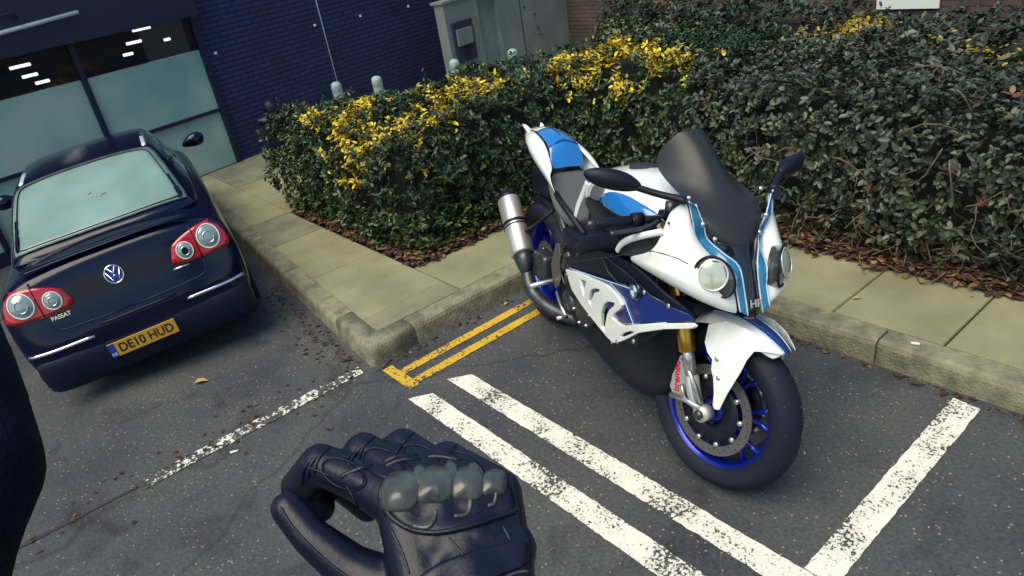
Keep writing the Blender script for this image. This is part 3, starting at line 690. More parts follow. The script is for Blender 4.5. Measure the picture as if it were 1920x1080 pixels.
# twigs in the mound
it = []
for i in range(330):
    x = rng.uniform(-2.6, .3); y = 3.3 + rng.uniform(-.07, .14); z = .11 + rng.uniform(0, 1) ** 1.8 * .55
    p = Vector((x, y, z)); d = Vector((rng.normal(0, 1), rng.normal(-.15, .3), rng.normal(.25, .7))).normalized(); pts = [p]; L = rng.uniform(.08, .26)
    for s in range(4):
        d = (d + Vector(rng.normal(0, .38, 3))).normalized(); p = p + d * L / 4; p.z = max(p.z, .115); pts.append(p.copy())
    it.append(([v - e2.location for v in pts], [rng.uniform(.0015, .004)] * 5))
for x, y, z, dx, dz in ((-1.45, 3.25, .75, .25, .06), (-1.75, 3.25, .62, .22, -.12), (-2.1, 3.3, .55, .2, .05), (-1.2, 3.2, .7, .05, -.25), (-1.6, 3.6, .95, .3, -.02), (-1.3, 3.45, .92, .1, -.15)):
    a = Vector((x, y, z)); it.append(([a - e2.location + Vector((dx * t, -.04 * math.sin(3 * t), dz * t + .06 * math.sin(3 * t))) for t in (0, .25, .5, .75, 1)], [.005, .005, .004, .003, .002]))
tag(tubes('twigs', it, 'bark', e2, 5), kind='stuff')

# dead leaves that lie along the bed edge and in the gutter
def litter(name, P, sz, tr=(0, 1)):
    k = len(P); o = leaves(name, P, np.tile([0, 0, 1.], (k, 1)), rng.uniform(*sz, k), rng.beta(1.1, 1.9, k) * (tr[1] - tr[0]) + tr[0], M['litter'], None, droop=0, wide=1.15, flat=True)
    return tag(o, kind='stuff')
a = np.c_[rng.uniform(-5.4, -3.6, 1500), 1.885 + np.abs(rng.normal(0, .075, 1500)), rng.uniform(.113, .15, 1500)]
b = np.c_[-3.62 - np.abs(rng.normal(0, .09, 900)) + .05, rng.uniform(1.9, 3.3, 900), rng.uniform(.115, .16, 900)]
c = np.c_[rng.uniform(-3.6, .9, 4200), 3.24 + np.abs(rng.normal(0, .10, 4200)) - .02, rng.uniform(.113, .16, 4200)]
c[:, 1] -= .05 * np.sin(c[:, 0] * 3) * (rng.uniform(0, 1, 4200) < .4)
d = np.c_[rng.uniform(-5.4, 1, 160), rng.uniform(2.6, 3.2, 160), np.full(160, .118)]; d = d[(d[:, 0] < -3.6) | (d[:, 1] > 3.12)]
o = litter('leaf_litter', np.concatenate([a, b, c, d]), (.014, .056)); tag(o, 'brown and yellow dead leaves lying along the edge of the bed', 'leaf litter')
g = np.c_[rng.uniform(-3, .8, 190), 2.585 - np.abs(rng.normal(0, .018, 190)), np.full(190, .008)]
g2 = np.c_[-2.985 + np.abs(rng.normal(0, .03, 60)), rng.uniform(1.2, 2.5, 60), np.full(60, .008)]
xx = rng.uniform(-4.4, -3.05, 150); g3 = np.c_[xx, KY(xx) - .03 - np.abs(rng.normal(0, .09, 150)), np.full(150, .008)]
g4 = np.c_[-3.1 + rng.normal(0, .10, 90), rng.uniform(-.7, 1.1, 90), np.full(90, .008)]
o = litter('gutter_leaves', np.concatenate([g, g2, g3, g4]), (.012, .034), (0, .8)); tag(o, 'small brown leaf scraps in the gutter and on the asphalt', 'leaf litter')
ci = np.c_[rng.uniform(-3.9, 1, 70), rng.uniform(0, 2.5, 70), np.full(70, .006)]
ci = ci[(ci[:, 1] > 1.6) | (ci[:, 0] < -2.7)]
tag(litter('grit_flecks', ci, (.006, .014), (.5, 1)), 'tiny pale flecks scattered on the asphalt', 'grit')
def one_leaf(name, loc, size, tone, label, cat='leaf', rz=0, m='litter'):
    V = [(v[0] - .5, v[1], v[2] * 2 + .1) for v in LV]; o = new(name, [(x * size, y * size, z * size) for x, y, z in V], LF3 + LF4, m); o.location = loc; o.rotation_euler = (0, 0, rz)
    at = o.data.attributes.new('tone', 'FLOAT', 'FACE'); at.data.foreach_set('value', [tone] * 6); return tag(o, label, cat)
st_ = one_leaf('fallen_leaf', (-3.66, .53, .006), .075, .95, 'pale upturned leaf with a long stalk on the road behind the car', rz=1.1)
tube('stalk', [(.03, 0, .01), (.06, .01, .006), (.10, 0, .005)], .0018, 'bark', st_, 6)
one_leaf('fallen_leaf', (-1.62, 2.545, .008), .085, .6, 'orange brown leaf in the gutter below the right kerb', rz=.3)
one_leaf('fallen_leaf', (-1.4, 2.88, .115), .04, 1, 'small pale leaf on the paving slab right of the motorcycle', rz=.8)
one_leaf('fallen_leaf', (-2.93, 2.02, .006), .045, 1, 'small cream leaf between kerb and yellow line near rear tyre', rz=2)
one_leaf('fallen_leaf', (-2.72, .80, .008), .05, .42, 'small reddish leaf on the asphalt just above the glove', rz=.5)
bt = tube('cigarette_butt', [(-2.93, .42, .006), (-2.915, .452, .006)], .005, 'sign', None, 8); tag(bt, 'white cigarette butt on the asphalt in front of the worn line', 'litter')
bt = tube('cigarette_butt', [(-1.06, 2.66, .118), (-1.03, 2.67, .118)], .006, 'sign', None, 8); tag(bt, 'white cigarette butt on top of the right kerb', 'litter')

# ================================================================== motorcycle (local: x forward, y left, z up; origin under the rear axle)
bike = empty('motorcycle', (-2.601, 2.0926, 0), (R(-8.75), 0, R(-19.03)))
tag(bike, 'white and blue sports motorcycle with dark screen leaning on its side stand', 'motorcycle')
FWC = Vector((1.405, 0, .298)); AXP = Vector((1.372, 0, .30)); AXD = Vector((-math.sin(R(24)), 0, math.cos(R(24))))
ST = Matrix.Translation(AXP) @ Matrix.Rotation(R(17), 4, AXD) @ Matrix.Translation(-AXP)
def steer(o): o.data.transform(ST); return o
mir = lambda P: [(p[0], -p[1], p[2]) for p in P]

# ---- wheels
def wheel(name, c, Rt, w, rimr, st):
    tp = [(rimr - .004, -w * .40), (rimr + .012, -w * .455), (rimr + (Rt - rimr) * .45, -w * .50), (Rt - .03, -w * .46), (Rt - .011, -w * .30), (Rt - .002, -w * .12), (Rt, 0)]
    tp = tp + [(r, -h) for r, h in tp[-2::-1]] + [(rimr - .012, w * .2), (rimr - .012, -w * .2)]
    rp = [(rimr + .004, -w * .40), (rimr + .004, -w * .345), (rimr - .012, -w * .32), (rimr - .022, -w * .22), (rimr - .026, 0)]
    rp = rp + [(r, -h) for r, h in rp[-2::-1]] + [(rimr - .002, w * .3), (rimr - .008, 0), (rimr - .002, -w * .3)]
    V, F = lathe_vf(rp, 72, 'y', c)
    hv, hf = lathe_vf([(.02, -.06), (.042, -.06), (.046, -.03), (.04, 0), (.046, .03), (.042, .06), (.02, .06)], 24, 'y', c, len(V)); V += hv; F += hf
    for k in range(7):                                   # forked spokes
        a = 2 * math.pi * k / 7 + .2; C = Vector(c)
        pt = lambda r, b, y=0: C + Vector((r * math.cos(b), y, r * math.sin(b)))
        for s in (-1, 1):
            v, f = tube_vf([pt(.04, a, s * .012), pt(.09, a + s * .05, s * .008), pt(rimr - .06, a + s * .14, 0), pt(rimr - .018, a + s * .2, 0)], [(.012, .013), (.009, .011), (.009, .012), (.013, .016)], 8, True, len(V), Vector((0, 1, 0))); V += v; F += f
    o = new(name, V, F, 'rim_blue', bike)
    V, F = lathe_vf(tp, 96, 'y', c); t = new('tyre', V, F, 'rubber', o)
    it = []
    for k in range(18):
        a0 = 2 * math.pi * k / 18
        for s in (-1, 1):
            pts = []
            for q in range(7):
                u = q / 6; h = s * w * (.10 + .30 * u); rr = np.interp(abs(h), [0, w * .12, w * .30, w * .46], [Rt, Rt - .002, Rt - .011, Rt - .03]) + .0003
                a = a0 + (.09 if s > 0 else 0) + .17 * u ** 1.3; pts.append((c[0] + rr * math.cos(a), c[1] + h, c[2] + rr * math.sin(a)))
            it.append((pts, [.0008] + [.0022] * 5 + [.0008]))
    g = tag(tubes('tread_grooves', it, 'black_gloss', o, 5), kind='stuff')
    if st: steer(o); steer(t); steer(g)
    return o
fw = wheel('front_wheel', tuple(FWC), .293, .120, .217, True)
rw = wheel('rear_wheel', (0, 0, .318), .318, .19, .222, False)
def disc(y, sgn, c, r, par, st=True):
    bm = bmesh.new(); outer = [(r * math.cos(a), r * math.sin(a)) for a in np.linspace(0, 2 * math.pi, 64, endpoint=False)]
    hs = [[((r - .034) * math.cos(-a), (r - .034) * math.sin(-a)) for a in np.linspace(0, 2 * math.pi, 64, endpoint=False)]]
    for i in range(40):
        a = 2 * math.pi * i / 40; q = r - (.010, .018, .026)[i % 3]; hs.append([(q * math.cos(a) + .0032 * math.cos(-b), q * math.sin(a) + .0032 * math.sin(-b)) for b in np.linspace(0, 2 * math.pi, 6, endpoint=False)])
    o = plate('brake_disc', outer, .005, 'disc', par, hs, lambda a, b, d: (c[0] + a, c[1] + y - sgn * .005 * d, c[2] + b), bev=0)
    V, F = lathe_vf([(.05, -.003), (r - .05, -.003), (r - .05, .003), (.05, .003)], 40, 'y', (c[0], c[1] + y, c[2])); 
    for i in range(10):
        a = 2 * math.pi * i / 10 + .1; v, f = lathe_vf([(0, sgn * .009), (.0075, sgn * .009), (.0095, sgn * .005), (.0095, 0)], 10, 'y', (c[0] + (r - .042) * math.cos(a), c[1] + y, c[2] + (r - .042) * math.sin(a)), 0, False)
        b = new('disc_bobbin', v, f, 'silver', par); steer(b) if st else None
    k = new('disc_carrier', V, F, 'black', par)
    if st: steer(o); steer(k)
disc(-.064, -1, FWC, .16, fw); disc(.064, 1, FWC, .16, fw)
disc(-.06, -1, Vector((0, 0, .318)), .11, rw, False)

# ---- fork, calipers, mudguard
for s in (-1, 1):
    y = s * .104; up = lambda t, dx=0: AXP + Vector((dx, y, 0)) + AXD * t
    lower = tube('fork_leg', [up(-.02, .02), up(.03, .005), up(.05), up(.11), up(.115)], [.018, .021, .024, .025, .02], 'alloy_matt', bike, 16); steer(lower)
    sl_t = tube('fork_slider', [up(.12), up(.24)], .0215, 'silver', bike, 20); steer(sl_t)
    ft = tube('fork_tube', [up(.195), up(.20), up(.26), up(.36), up(.37), up(.66)], [.027, .0305, .0305, .030, .029, .029], 'gold', bike, 20); steer(ft)
    ax = tube('axle_nut', [(1.405, y + s * .035, .298), (1.405, y + s * .01, .298)], .017, 'dark_metal', bike, 6); steer(ax)
    clamp = tube('axle_clamp', [(1.405, y + s * .022, .298), (1.405, y - s * .02, .298)], .028, 'alloy_matt', bike, 18); steer(clamp)
    br = tubes('caliper_bracket', [([(1.40, y + s * .012, .315), (1.335, y + s * .012, .315), (1.262, y + s * .004, .298)], [.013, .010, .011]), ([(1.385, y + s * .012, .33), (1.335, y + s * .014, .41), (1.285, y + s * .004, .452)], [.013, .010, .009]), ([(1.325, y + s * .012, .318), (1.30, y + s * .01, .36)], .007)], 'silver', bike, 8); steer(br)
    cp = [(-.07, -.034), (.07, -.034), (.078, -.012), (.07, .022), (.045, .036), (.02, .029), (-.02, .029), (-.045, .036), (-.07, .022), (-.078, -.012)]
    cc, ca = Vector((1.266, s * .064, .372)), R(100)
    fx = lambda a, b, d: (cc.x + a * math.cos(ca) - b * math.sin(ca), cc.y + s * (.034 - .05 * d), cc.z + a * math.sin(ca) + b * math.cos(ca))
    cal = plate('brake_caliper', cp, .05, 'alloy_matt', bike, (), fx, .006); steer(cal)
    tx = text('lettering', 'brembo', .036, 'brembo_red', cal, (cc.x + .002 * s, cc.y + s * .0355, cc.z + .0), (-s * math.cos(ca), 0, -s * math.sin(ca)) if s > 0 else (math.cos(ca), 0, math.sin(ca)), (-math.sin(ca) * (-1 if s > 0 else 1), 0, math.cos(ca) * (-1 if s > 0 else 1)), .0015, .0006); steer(tx)
    hz = tube('brake_hose', smooth_path([(1.262, s * .075, .45), (1.25, s * .11, .55), (1.23, s * .12, .68), (1.2, s * .1, .8)], 5), .005, 'black', bike, 8); steer(hz)
def fend(t0, t1, w0, dr, a0, a1, m, nm, par, na=12, nt=9):
    rows = []
    for i in range(na):
        u = i / (na - 1); a = R(a0 + (a1 - a0) * u); row = []
        ww = w0 * (1 - .45 * max(0, 1 - u * 4) ** 2)
        for j in range(nt):
            t = t0 + (t1 - t0) * j / (nt - 1); r = .318 + .022 * (1 - abs(t) ** 2.6) + dr - .02 * max(0, abs(t) - .8) * 5 * .6
            row.append((FWC.x + r * math.cos(a), ww * t, FWC.z + r * math.sin(a)))
        rows.append(row)
    return grid(nm, rows, m, par, 1, .004)
fd = fend(-1, 1, .078, 0, 57, 132, 'white_paint', 'front_mudguard', bike); steer(fd)
st_b = fend(-.34, .34, .078, .0035, 56.5, 126, 'blue_paint', 'mudguard_stripe', fd); steer(st_b)
for t in (-.38, .38):
    q = fend(t - .03, t + .03, .078, .004, 57, 125, 'pale_line', 'mudguard_pinstripe', fd, nt=3); steer(q)
blade = [(1.345, .60), (1.40, .632), (1.47, .634), (1.53, .620), (1.575, .600), (1.592, .586), (1.55, .583), (1.525, .578), (1.518, .55), (1.512, .50), (1.49, .42), (1.474, .352), (1.456, .344), (1.446, .356), (1.440, .40), (1.425, .45), (1.412, .47), (1.408, .505), (1.385, .52), (1.362, .545)]
for s in (-1, 1):
    b = plate('mudguard_blade', blade, .005, 'white_paint', fd, (), lambda a, c, d: (a, s * (.126 - .45 * max(0, c - .53) - .004 * d - .7 * max(0, a - 1.50)), c), .0015); steer(b)
    for bx_, bz in ((1.425, .515), (1.445, .455)):
        v, f = lathe_vf([(0, .003), (.006, .0025), (.008, 0)], 10, 'y', (bx_, 0, bz), 0, False); q = new('screw', [(p[0], s * (.127 + p[1]), p[2]) for p in v], f, 'silver', fd); steer(q)

# ---- nose fairing, stripe, beak, headlamps
SO = [(1.322, -.156, 1.03), (1.342, -.147, .962), (1.342, -.131, .912), (1.372, -.1, .862), (1.453, -.062, .826), (1.468, -.056, .776), (1.498, -.055, .712)]
SI = [(1.335, -.14, 1.022), (1.352, -.116, .958), (1.352, -.096, .908), (1.398, -.066, .872), (1.44, -.034, .838), (1.472, -.028, .766), (1.502, -.028, .697)]
nose = [[(1.318, -.152, 1.034), (1.302, -.166, 1.02), (1.288, -.176, 1.0), (1.272, -.182, .985)],
        [(1.339, -.147, .962), (1.335, -.172, .95), (1.312, -.197, .938), (1.286, -.21, .928)],
        [(1.35, -.118, .887), (1.392, -.156, .882), (1.352, -.204, .868), (1.268, -.226, .862)],
        [(1.43, -.072, .838), (1.452, -.122, .836), (1.415, -.195, .835), (1.21, -.243, .828)],
        [(1.466, -.056, .776), (1.482, -.118, .785), (1.44, -.205, .806), (1.15, -.254, .806)],
        [(1.497, -.055, .712), (1.492, -.12, .742), (1.443, -.198, .778), (1.152, -.25, .79)],
        [(1.484, -.05, .700), (1.468, -.118, .722), (1.40, -.18, .745), (1.16, -.232, .775)],
        [(1.455, -.045, .706), (1.43, -.10, .728), (1.36, -.15, .75), (1.17, -.20, .775)]]
nf = grid('front_fairing', nose, 'white_paint', bike, 3, .005, 1, crease_rows=(4,))
nl = grid('front_fairing', nose, 'white_paint', bike, 3, .005, -1, mirror=True, crease_rows=(4,))
def lerp(a, b, t): return tuple(x + (y - x) * t for x, y in zip(a, b))
for par, f in ((nf, lambda P: P), (nl, mir)):
    a, b = smooth_path(f(SO), 4), smooth_path(f(SI), 4); rows = [[p + Vector((.006, 0, .002)), p.lerp(q, .5) + Vector((.009, 0, .003)), q + Vector((.006, 0, .002))] for p, q in zip(a, b)]
    grid('fairing_stripe', rows, 'teal_stripe', par, 1, .004, 0)
    tubes('pinstripe', [([p + Vector((.009, 0, .003)) for p in a], .0028), ([p + Vector((.009, 0, .003)) for p in b], .0028)], 'pale_line', par, 6)
CN = [(1.445, 0, .872), (1.462, 0, .835), (1.488, 0, .765), (1.515, 0, .694)]
rows = [[SI[i], lerp(SI[i], c, .55), c, lerp(mir([SI[i]])[0], c, .55), mir([SI[i]])[0]] for i, c in zip((3, 4, 5, 6), CN)]
rows = [[SI[2], (1.405, -.05, .905), (1.425, 0, .905), (1.405, .05, .905), mir([SI[2]])[0]]] + rows + [[(1.485, -.03, .683), (1.495, -.015, .682), (1.50, 0, .681), (1.495, .015, .682), (1.485, .03, .683)]]
bk_ = grid('nose_beak', rows, 'black_gloss', bike, 2, .004)
text('badge_lettering', 'HP', .034, 'alloy_matt', bk_, (1.508, -.001, .735), (.05, 1, 0), (-.35, 0, 1), .002, .0004)
for par, s in ((nf, -1), (nl, 1)):                      # panel joints and fasteners of the nose
    nb_ = bvh_of(par)
    tube('panel_gap', onto(nb_, [(x, s * .5, z) for x, z in ((1.395, .853), (1.36, .862), (1.31, .862), (1.26, .855), (1.22, .842))], (0, -s, 0), .0), .0018, 'black', par, 5)
    for x, z in ((1.295, .955), (1.27, .885), (1.20, .822)):
        c_ = onto(nb_, [(x, s * .5, z)], (0, -s, 0), .0)[0]; v, f = lathe_vf([(0, .0025), (.0045, .002), (.0065, 0)], 10, 'y', (0, 0, 0), 0, False); new('screw', [(c_.x + p[0], c_.y + s * p[1], c_.z + p[2]) for p in v], f, 'dark_metal', par)
# inside of the nose: dark bowl and air duct
loft('nose_inner', [[(x, y * w, z0 + z * h) for y, z in ((-1, 0), (-.6, -1), (.6, -1), (1, 0), (.6, 1), (-.6, 1))] for x, w, z0, h in ((1.12, .17, .86, .09), (1.25, .17, .86, .1), (1.36, .13, .82, .09), (1.44, .055, .775, .06))], 'black', bike, 2)
HL = [(1.404, -.157, .835), (1.416, -.145, .867), (1.433, -.12, .877), (1.459, -.09, .858), (1.477, -.077, .824), (1.482, -.077, .788), (1.472, -.095, .766), (1.452, -.126, .773), (1.424, -.152, .798)]
for s, f in ((-1, lambda P: P), (1, mir)):
    P = smooth_path(f(HL), 5, True); c = sum(P, Vector()) / len(P); P = [c + (p - c) * 1.09 for p in P]; nr = Vector((.80, s * .52, .30)).normalized(); n = len(P)
    V = []; RG = (1, .9, .72, .5, .25)
    for k in RG: V += [c + (p - c) * k + nr * (.016 + .013 * (1 - k * k)) for p in P]
    V.append(c + nr * .029); F = [(r * n + i, r * n + (i + 1) % n, (r + 1) * n + (i + 1) % n, (r + 1) * n + i) for r in range(len(RG) - 1) for i in range(n)] + [((len(RG) - 1) * n + i, (len(RG) - 1) * n + (i + 1) % n, len(V) - 1) for i in range(n)]
    b0 = len(V); V += [p - nr * .02 for p in P]; F += [(i, (i + 1) % n, b0 + (i + 1) % n, b0 + i) for i in range(n)]
    hl = new('headlamp', V, F, 'lamp_glass', bike)
    v, fc = ring_tube([p + nr * .016 for p in P], .0042, 6); new('lamp_bezel', v, fc, 'black', hl)
    # projector: pale reflector disc with a bright rim, set towards the upper outer side of the lens
    u, w_ = frame_at(nr); cc = c + nr * .0265 + Vector((-.006, s * .007, .005)); A_ = np.linspace(0, 2 * math.pi, 40, endpoint=False)
    arc = [cc + u * (.043 * math.cos(a)) + w_ * (.047 * math.sin(a)) for a in A_]
    v, fc = ring_tube(arc, .0036, 6); new('lamp_ring', v, fc, 'lamp_ring', hl)
    V = []
    for k in (1, .8, .55, .28): V += [cc + (p - cc) * k + nr * (.007 * (1 - k * k)) for p in arc]
    V.append(cc + nr * .007); F = [(r * 40 + i, r * 40 + (i + 1) % 40, (r + 1) * 40 + (i + 1) % 40, (r + 1) * 40 + i) for r in range(3) for i in range(40)] + [(120 + i, 120 + (i + 1) % 40, 160) for i in range(40)]
    new('lamp_reflector', V, F, 'lamp_pale', hl)

# ---- windscreen
SR = [((1.09, 0, 1.197), (1.078, -.055, 1.180)), ((1.15, 0, 1.165), (1.052, -.095, 1.135)), ((1.225, 0, 1.108), (1.05, -.122, 1.080)), ((1.305, 0, 1.038), (1.16, -.122, 1.036)), ((1.375, 0, .972), (1.30, -.130, 1.008)), ((1.418, 0, .918), (1.35, -.114, .955)), ((1.432, 0, .896), (1.356, -.096, .908))]
rows = []
for c, e in SR:
    row = []
    for t in (-1, -.8, -.5, 0, .5, .8, 1):
        k = abs(t) ** 1.8; row.append((c[0] + (e[0] - c[0]) * k, -e[1] * t, c[2] + (e[2] - c[2]) * k))
    rows.append(row)
def smoke():
    m = mat('smoked_screen', (.032, .035, .043), .36, spec=.5); n = m.node_tree.nodes; l = m.node_tree.links
    tr = node(m, 'ShaderNodeBsdfTransparent'); tr.inputs[0].default_value = (.5, .52, .55, 1); mx = node(m, 'ShaderNodeMixShader'); mx.inputs[0].default_value = .66
    l.new(tr.outputs[0], mx.inputs[1]); l.new(n['Principled BSDF'].outputs[0], mx.inputs[2]); l.new(mx.outputs[0], n['Material Output'].inputs[0]); return m
M['smoke'] = smoke()
ws = grid('windscreen', rows, 'smoke', bike, 3, .003, 0)
for p in ((1.362, -.118, .962), (1.382, -.083, .915), (1.362, .118, .962), (1.382, .083, .915), (1.30, -.135, 1.03), (1.30, .135, 1.03)):
    v, f = lathe_vf([(0, .007), (.006, .006), (.0085, 0)], 10, 'x', p, 0, False); new('screen_screw', v, f, 'silver', ws)
# instrument cluster behind the screen
loft('instrument_panel', [[(x + .25 * z * .3, y * w, z0 + z * h) for y, z in ((-1, -1), (1, -1), (1, 1), (-1, 1))] for x, w, z0, h in ((1.12, .10, .965, .05), (1.19, .11, .975, .055), (1.24, .08, .955, .04))], 'black', bike, 1)

# ---- mirrors
for s, f in ((-1, lambda P: P), (1, lambda P: [(p[0] - .09 * max(0, abs(p[1]) - .17), -p[1], p[2] - .17 * max(0, abs(p[1]) - .17)) for p in P])):
    pod = tube('mirror', f([(1.158, -.432, 1.106), (1.160, -.424, 1.106), (1.172, -.405, 1.10), (1.188, -.37, 1.092), (1.204, -.33, 1.083), (1.216, -.30, 1.074), (1.226, -.28, 1.066), (1.232, -.268, 1.062)]),
               [(.003, .003), (.012, .015), (.022, .027), (.029, .034), (.03, .034), (.024, .028), (.014, .017), (.009, .011)], 'black', bike, 16, lv=1)
    tube('mirror_stalk', smooth_path(f([(1.224, -.285, 1.064), (1.26, -.235, 1.048), (1.30, -.19, 1.038), (1.325, -.165, 1.032)]), 5), [(.012, .011)] * 10 + [(.013, .013)] * 4 + [(.02, .014)] * 2, 'black', pod, 12)
    loft('mirror_foot', [[Vector(f([(p[0] + a * .04 * k, p[1] + b * .016 * k, p[2] - a * .012 * k + c * .011 * k)])[0]) for a, b, c in ((-1, -1, 0), (0, -1, 1), (1, 0, 1), (1.4, 1, 0), (0, 1, -.6), (-1, 0, -.6))] for p, k in (((1.33, -.172, 1.036), .6), ((1.336, -.160, 1.03), 1.0), ((1.34, -.147, 1.02), .9))], 'black', pod, 2)

# ---- side fairings: dark base panel, blue plate, vented white plate
def sy(x, z, o=0):
    return -(.258 - 4.9 * max(0, x - 1.2) ** 2.96 - .06 * max(0, .62 - z) - .12 * max(0, .85 - x) ** 1.5 + o)
dark = [(.60, .46), (.62, .60), (.76, .66), (.93, .74), (1.03, .765), (1.16, .782), (1.30, .775), (1.40, .765), (1.50, .762), (1.53, .748), (1.44, .665), (1.26, .50), (1.10, .455), (1.05, .44), (.83, .47), (.74, .46)]
blue = [(.70, .588), (.95, .648), (1.14, .692), (1.22, .712), (1.33, .724), (1.436, .736), (1.515, .757), (1.535, .748), (1.442, .684), (1.30, .612), (1.166, .556), (1.10, .548), (1.0, .56), (.8, .56)]
white = [(.675, .572), (.78, .604), (.873, .624), (.97, .643), (1.043, .655), (1.105, .652), (1.15, .642), (1.165, .628), (1.15, .605), (1.10, .565), (1.092, .548), (1.115, .543), (1.168, .550), (1.30, .607), (1.443, .679), (1.535, .743), (1.548, .742), (1.54, .728), (1.445, .660), (1.30, .575), (1.20, .513), (1.13, .462), (1.10, .447), (1.052, .445), (.94, .463), (.835, .482), (.74, .507)]
def thin(P, k=.62):
    n_ = len(P); c0 = [(P[i][0] + P[(n_ - 1 - i)][0]) / 2 for i in range(n_)]; c1 = [(P[i][1] + P[(n_ - 1 - i)][1]) / 2 for i in range(n_)]
    return [(a + (p[0] - a) * k, b + (p[1] - b) * k) for p, a, b in zip(P, c0, c1)]
pull = lambda P: [(x, z) if x < 1.2 else (1.2 + (x - 1.2) * .75, z - .8 * 4.9 * ((x - 1.2) * .75) ** 2.96) for x, z in P]
dark, blue, white = pull(dark), pull(blue), pull(white)
v1 = [(.825, .590), (.885, .604), (.878, .588), (.868, .565), (.862, .532), (.84, .562)]
v2 = [(.897, .535), (.91, .585), (.955, .610), (1.0, .620), (.99, .605), (.955, .58), (.94, .55), (.925, .515)]
v3 = [(.992, .468), (.995, .53), (1.02, .58), (1.06, .607), (1.115, .618), (1.105, .596), (1.075, .56), (1.06, .53), (1.05, .495), (1.04, .458)]
v4 = [(1.15, .500), (1.185, .532), (1.225, .556), (1.25, .565), (1.225, .545), (1.19, .520), (1.165, .502)]
v2, v3 = thin(v2), thin(v3)
for s in (-1, 1):
    def F_(o, th): return lambda a, b, d: (a if s < 0 else min(a, 1.26), (sy(a if s < 0 else min(a, 1.2), b, o) + th * d) * (-s) * (1 if s < 0 else .8), b)
    dp = plate('side_fairing', dark, .01, 'carbon', bike, (), F_(0, .012), .002)
    plate('blue_panel', blue, .006, 'blue_paint', dp, (), F_(.007, .007), .0015)
    plate('vented_panel', white, .01, 'white_paint', dp, (v1, v2, v3, v4), F_(.018, .016), .0025)
    P3 = lambda a, b, o: Vector((a if s < 0 else min(a, 1.24), sy(a if s < 0 else min(a, 1.2), b, o) * (-s) * (1 if s < 0 else .8), b))
    tubes('pinstripe', [([P3(a, b, .0085) for a, b in ((.70, .586), (.95, .646), (1.14, .690), (1.22, .708))], .002), ([P3(a, b, .0085) for a, b in ((1.06, .668), (1.16, .65), (1.22, .595), (1.235, .578))], .002), ([P3(a, b, .0085) for a, b in ((1.17, .557), (1.285, .608), (1.382, .655))], .002)], 'pale_line', dp, 6)
    tubes('panel_edge', [([P3(a, b, .004) for a, b in ((.98, .735), (1.03, .70), (1.10, .685), (1.17, .70))], .0035), ([P3(a, b, .004) for a, b in ((1.0, .745), (1.12, .745), (1.22, .74), (1.31, .722), (1.38, .715))], .003)], 'dark_metal', dp, 6)
    for a, b in ((1.285, .725), (1.385, .715), (1.25, .53), (.70, .56), (1.135, .47)):
        v, f = lathe_vf([(0, .004), (.006, .0035), (.009, 0)], 10, 'y', (0, 0, 0), 0, False); c = P3(a, b, .010 if b > .7 else .02); new('screw', [(c.x + p[0], c.y + s * p[1], c.z + p[2]) for p in v], f, 'silver', dp)
    # roundel: black ring, four coloured quarters
    c = P3(1.238, .712, .0125); rr = .033
    v, f = lathe_vf([(.0, .004), (rr - .003, .004), (rr, .0), (rr, -.006)], 32, 'y', (0, 0, 0), 0, False); rd_ = new('roundel', [(c.x + p[0], c.y + s * p[1], c.z + p[2]) for p in v], f, 'black_gloss', dp)
    for k in range(4):
        vv = [Vector((0, 0, 0))] + [Vector((.021 * math.cos(a), 0, .021 * math.sin(a))) for a in np.linspace(k * math.pi / 2 + .2, (k + 1) * math.pi / 2 + .2, 9)]
        new('roundel_quarter', [(c.x + p.x, c.y + s * .0052, c.z + p.z) for p in vv], [tuple(range(10))], 'sky_blue' if k % 2 else 'white_paint', rd_, False)
    # arm of the nose fairing that reaches back to the side panel, with its duct
    H_ = lambda P: [(p[0], p[1] * (-s) * (1 if s < 0 else .85), p[2]) for p in P]
    tube('fairing_arm', smooth_path(H_([(1.10, -.268, .803), (1.125, -.268, .835), (1.17, -.262, .868), (1.23, -.245, .90), (1.29, -.215, .928)]), 6), [(.005, .008)] + [(.007, .012)] * 23 + [(.006, .012)], 'white_paint', bike, 10)
    dv = [[(x, y0 * (-s), z0), (x, (y0 + .012) * (-s), (z0 + z1) / 2), (x, y0 * (-s), z1)] for x, y0, z0, z1 in ((1.10, -.262, .79, .806), (1.16, -.252, .80, .855), (1.22, -.235, .815, .888), (1.28, -.21, .84, .92))]
    grid('air_duct_panel', dv, 'dark_metal', bike, 1, .004)

# ---- belly pan and engine
sec = [(.36, .15, .30, .43), (.46, .165, .21, .43), (.60, .175, .165, .47), (.80, .185, .14, .48), (1.00, .19, .14, .50), (1.15, .18, .17, .55), (1.25, .165, .26, .62), (1.30, .14, .38, .66)]
def ringb(x, w, z0, z1): return [Vector((x, y * w, z0 + t * (z1 - z0))) for y, t in ((0, 0), (.45, .0), (.8, .12), (1, .42), (1.02, .75), (1.0, 1), (0, 1), (-1.0, 1), (-1.02, .75), (-1, .42), (-.8, .12), (-.45, 0))]
bp2 = loft('belly_pan', [ringb(*q) for q in sec], 'carbon', bike, 2)
for a, b in ((.62, .36), (.75, .34), (.82, .40), (.52, .34), (.57, .40), (.68, .42), (.95, .36)):
    v, f = lathe_vf([(0, .005), (.007, .004), (.010, 0)], 8, 'y', (a, 0, b), 0, False)
    for s in (-1, 1): new('screw', [(p[0], s * (.187 + p[1]), p[2]) for p in v], f, 'silver', bp2)
box('engine_block', (.42, -.17, .28), (1.12, .17, .66), 'black', bike, .03, smooth=True)
V, F = lathe_vf([(0, -.02), (.06, -.02), (.085, -.012), (.09, 0), (.09, .03)], 28, 'y', (.74, -.20, .42), 0, False); ec = new('engine_cover', V, F, 'dark_metal', bike)
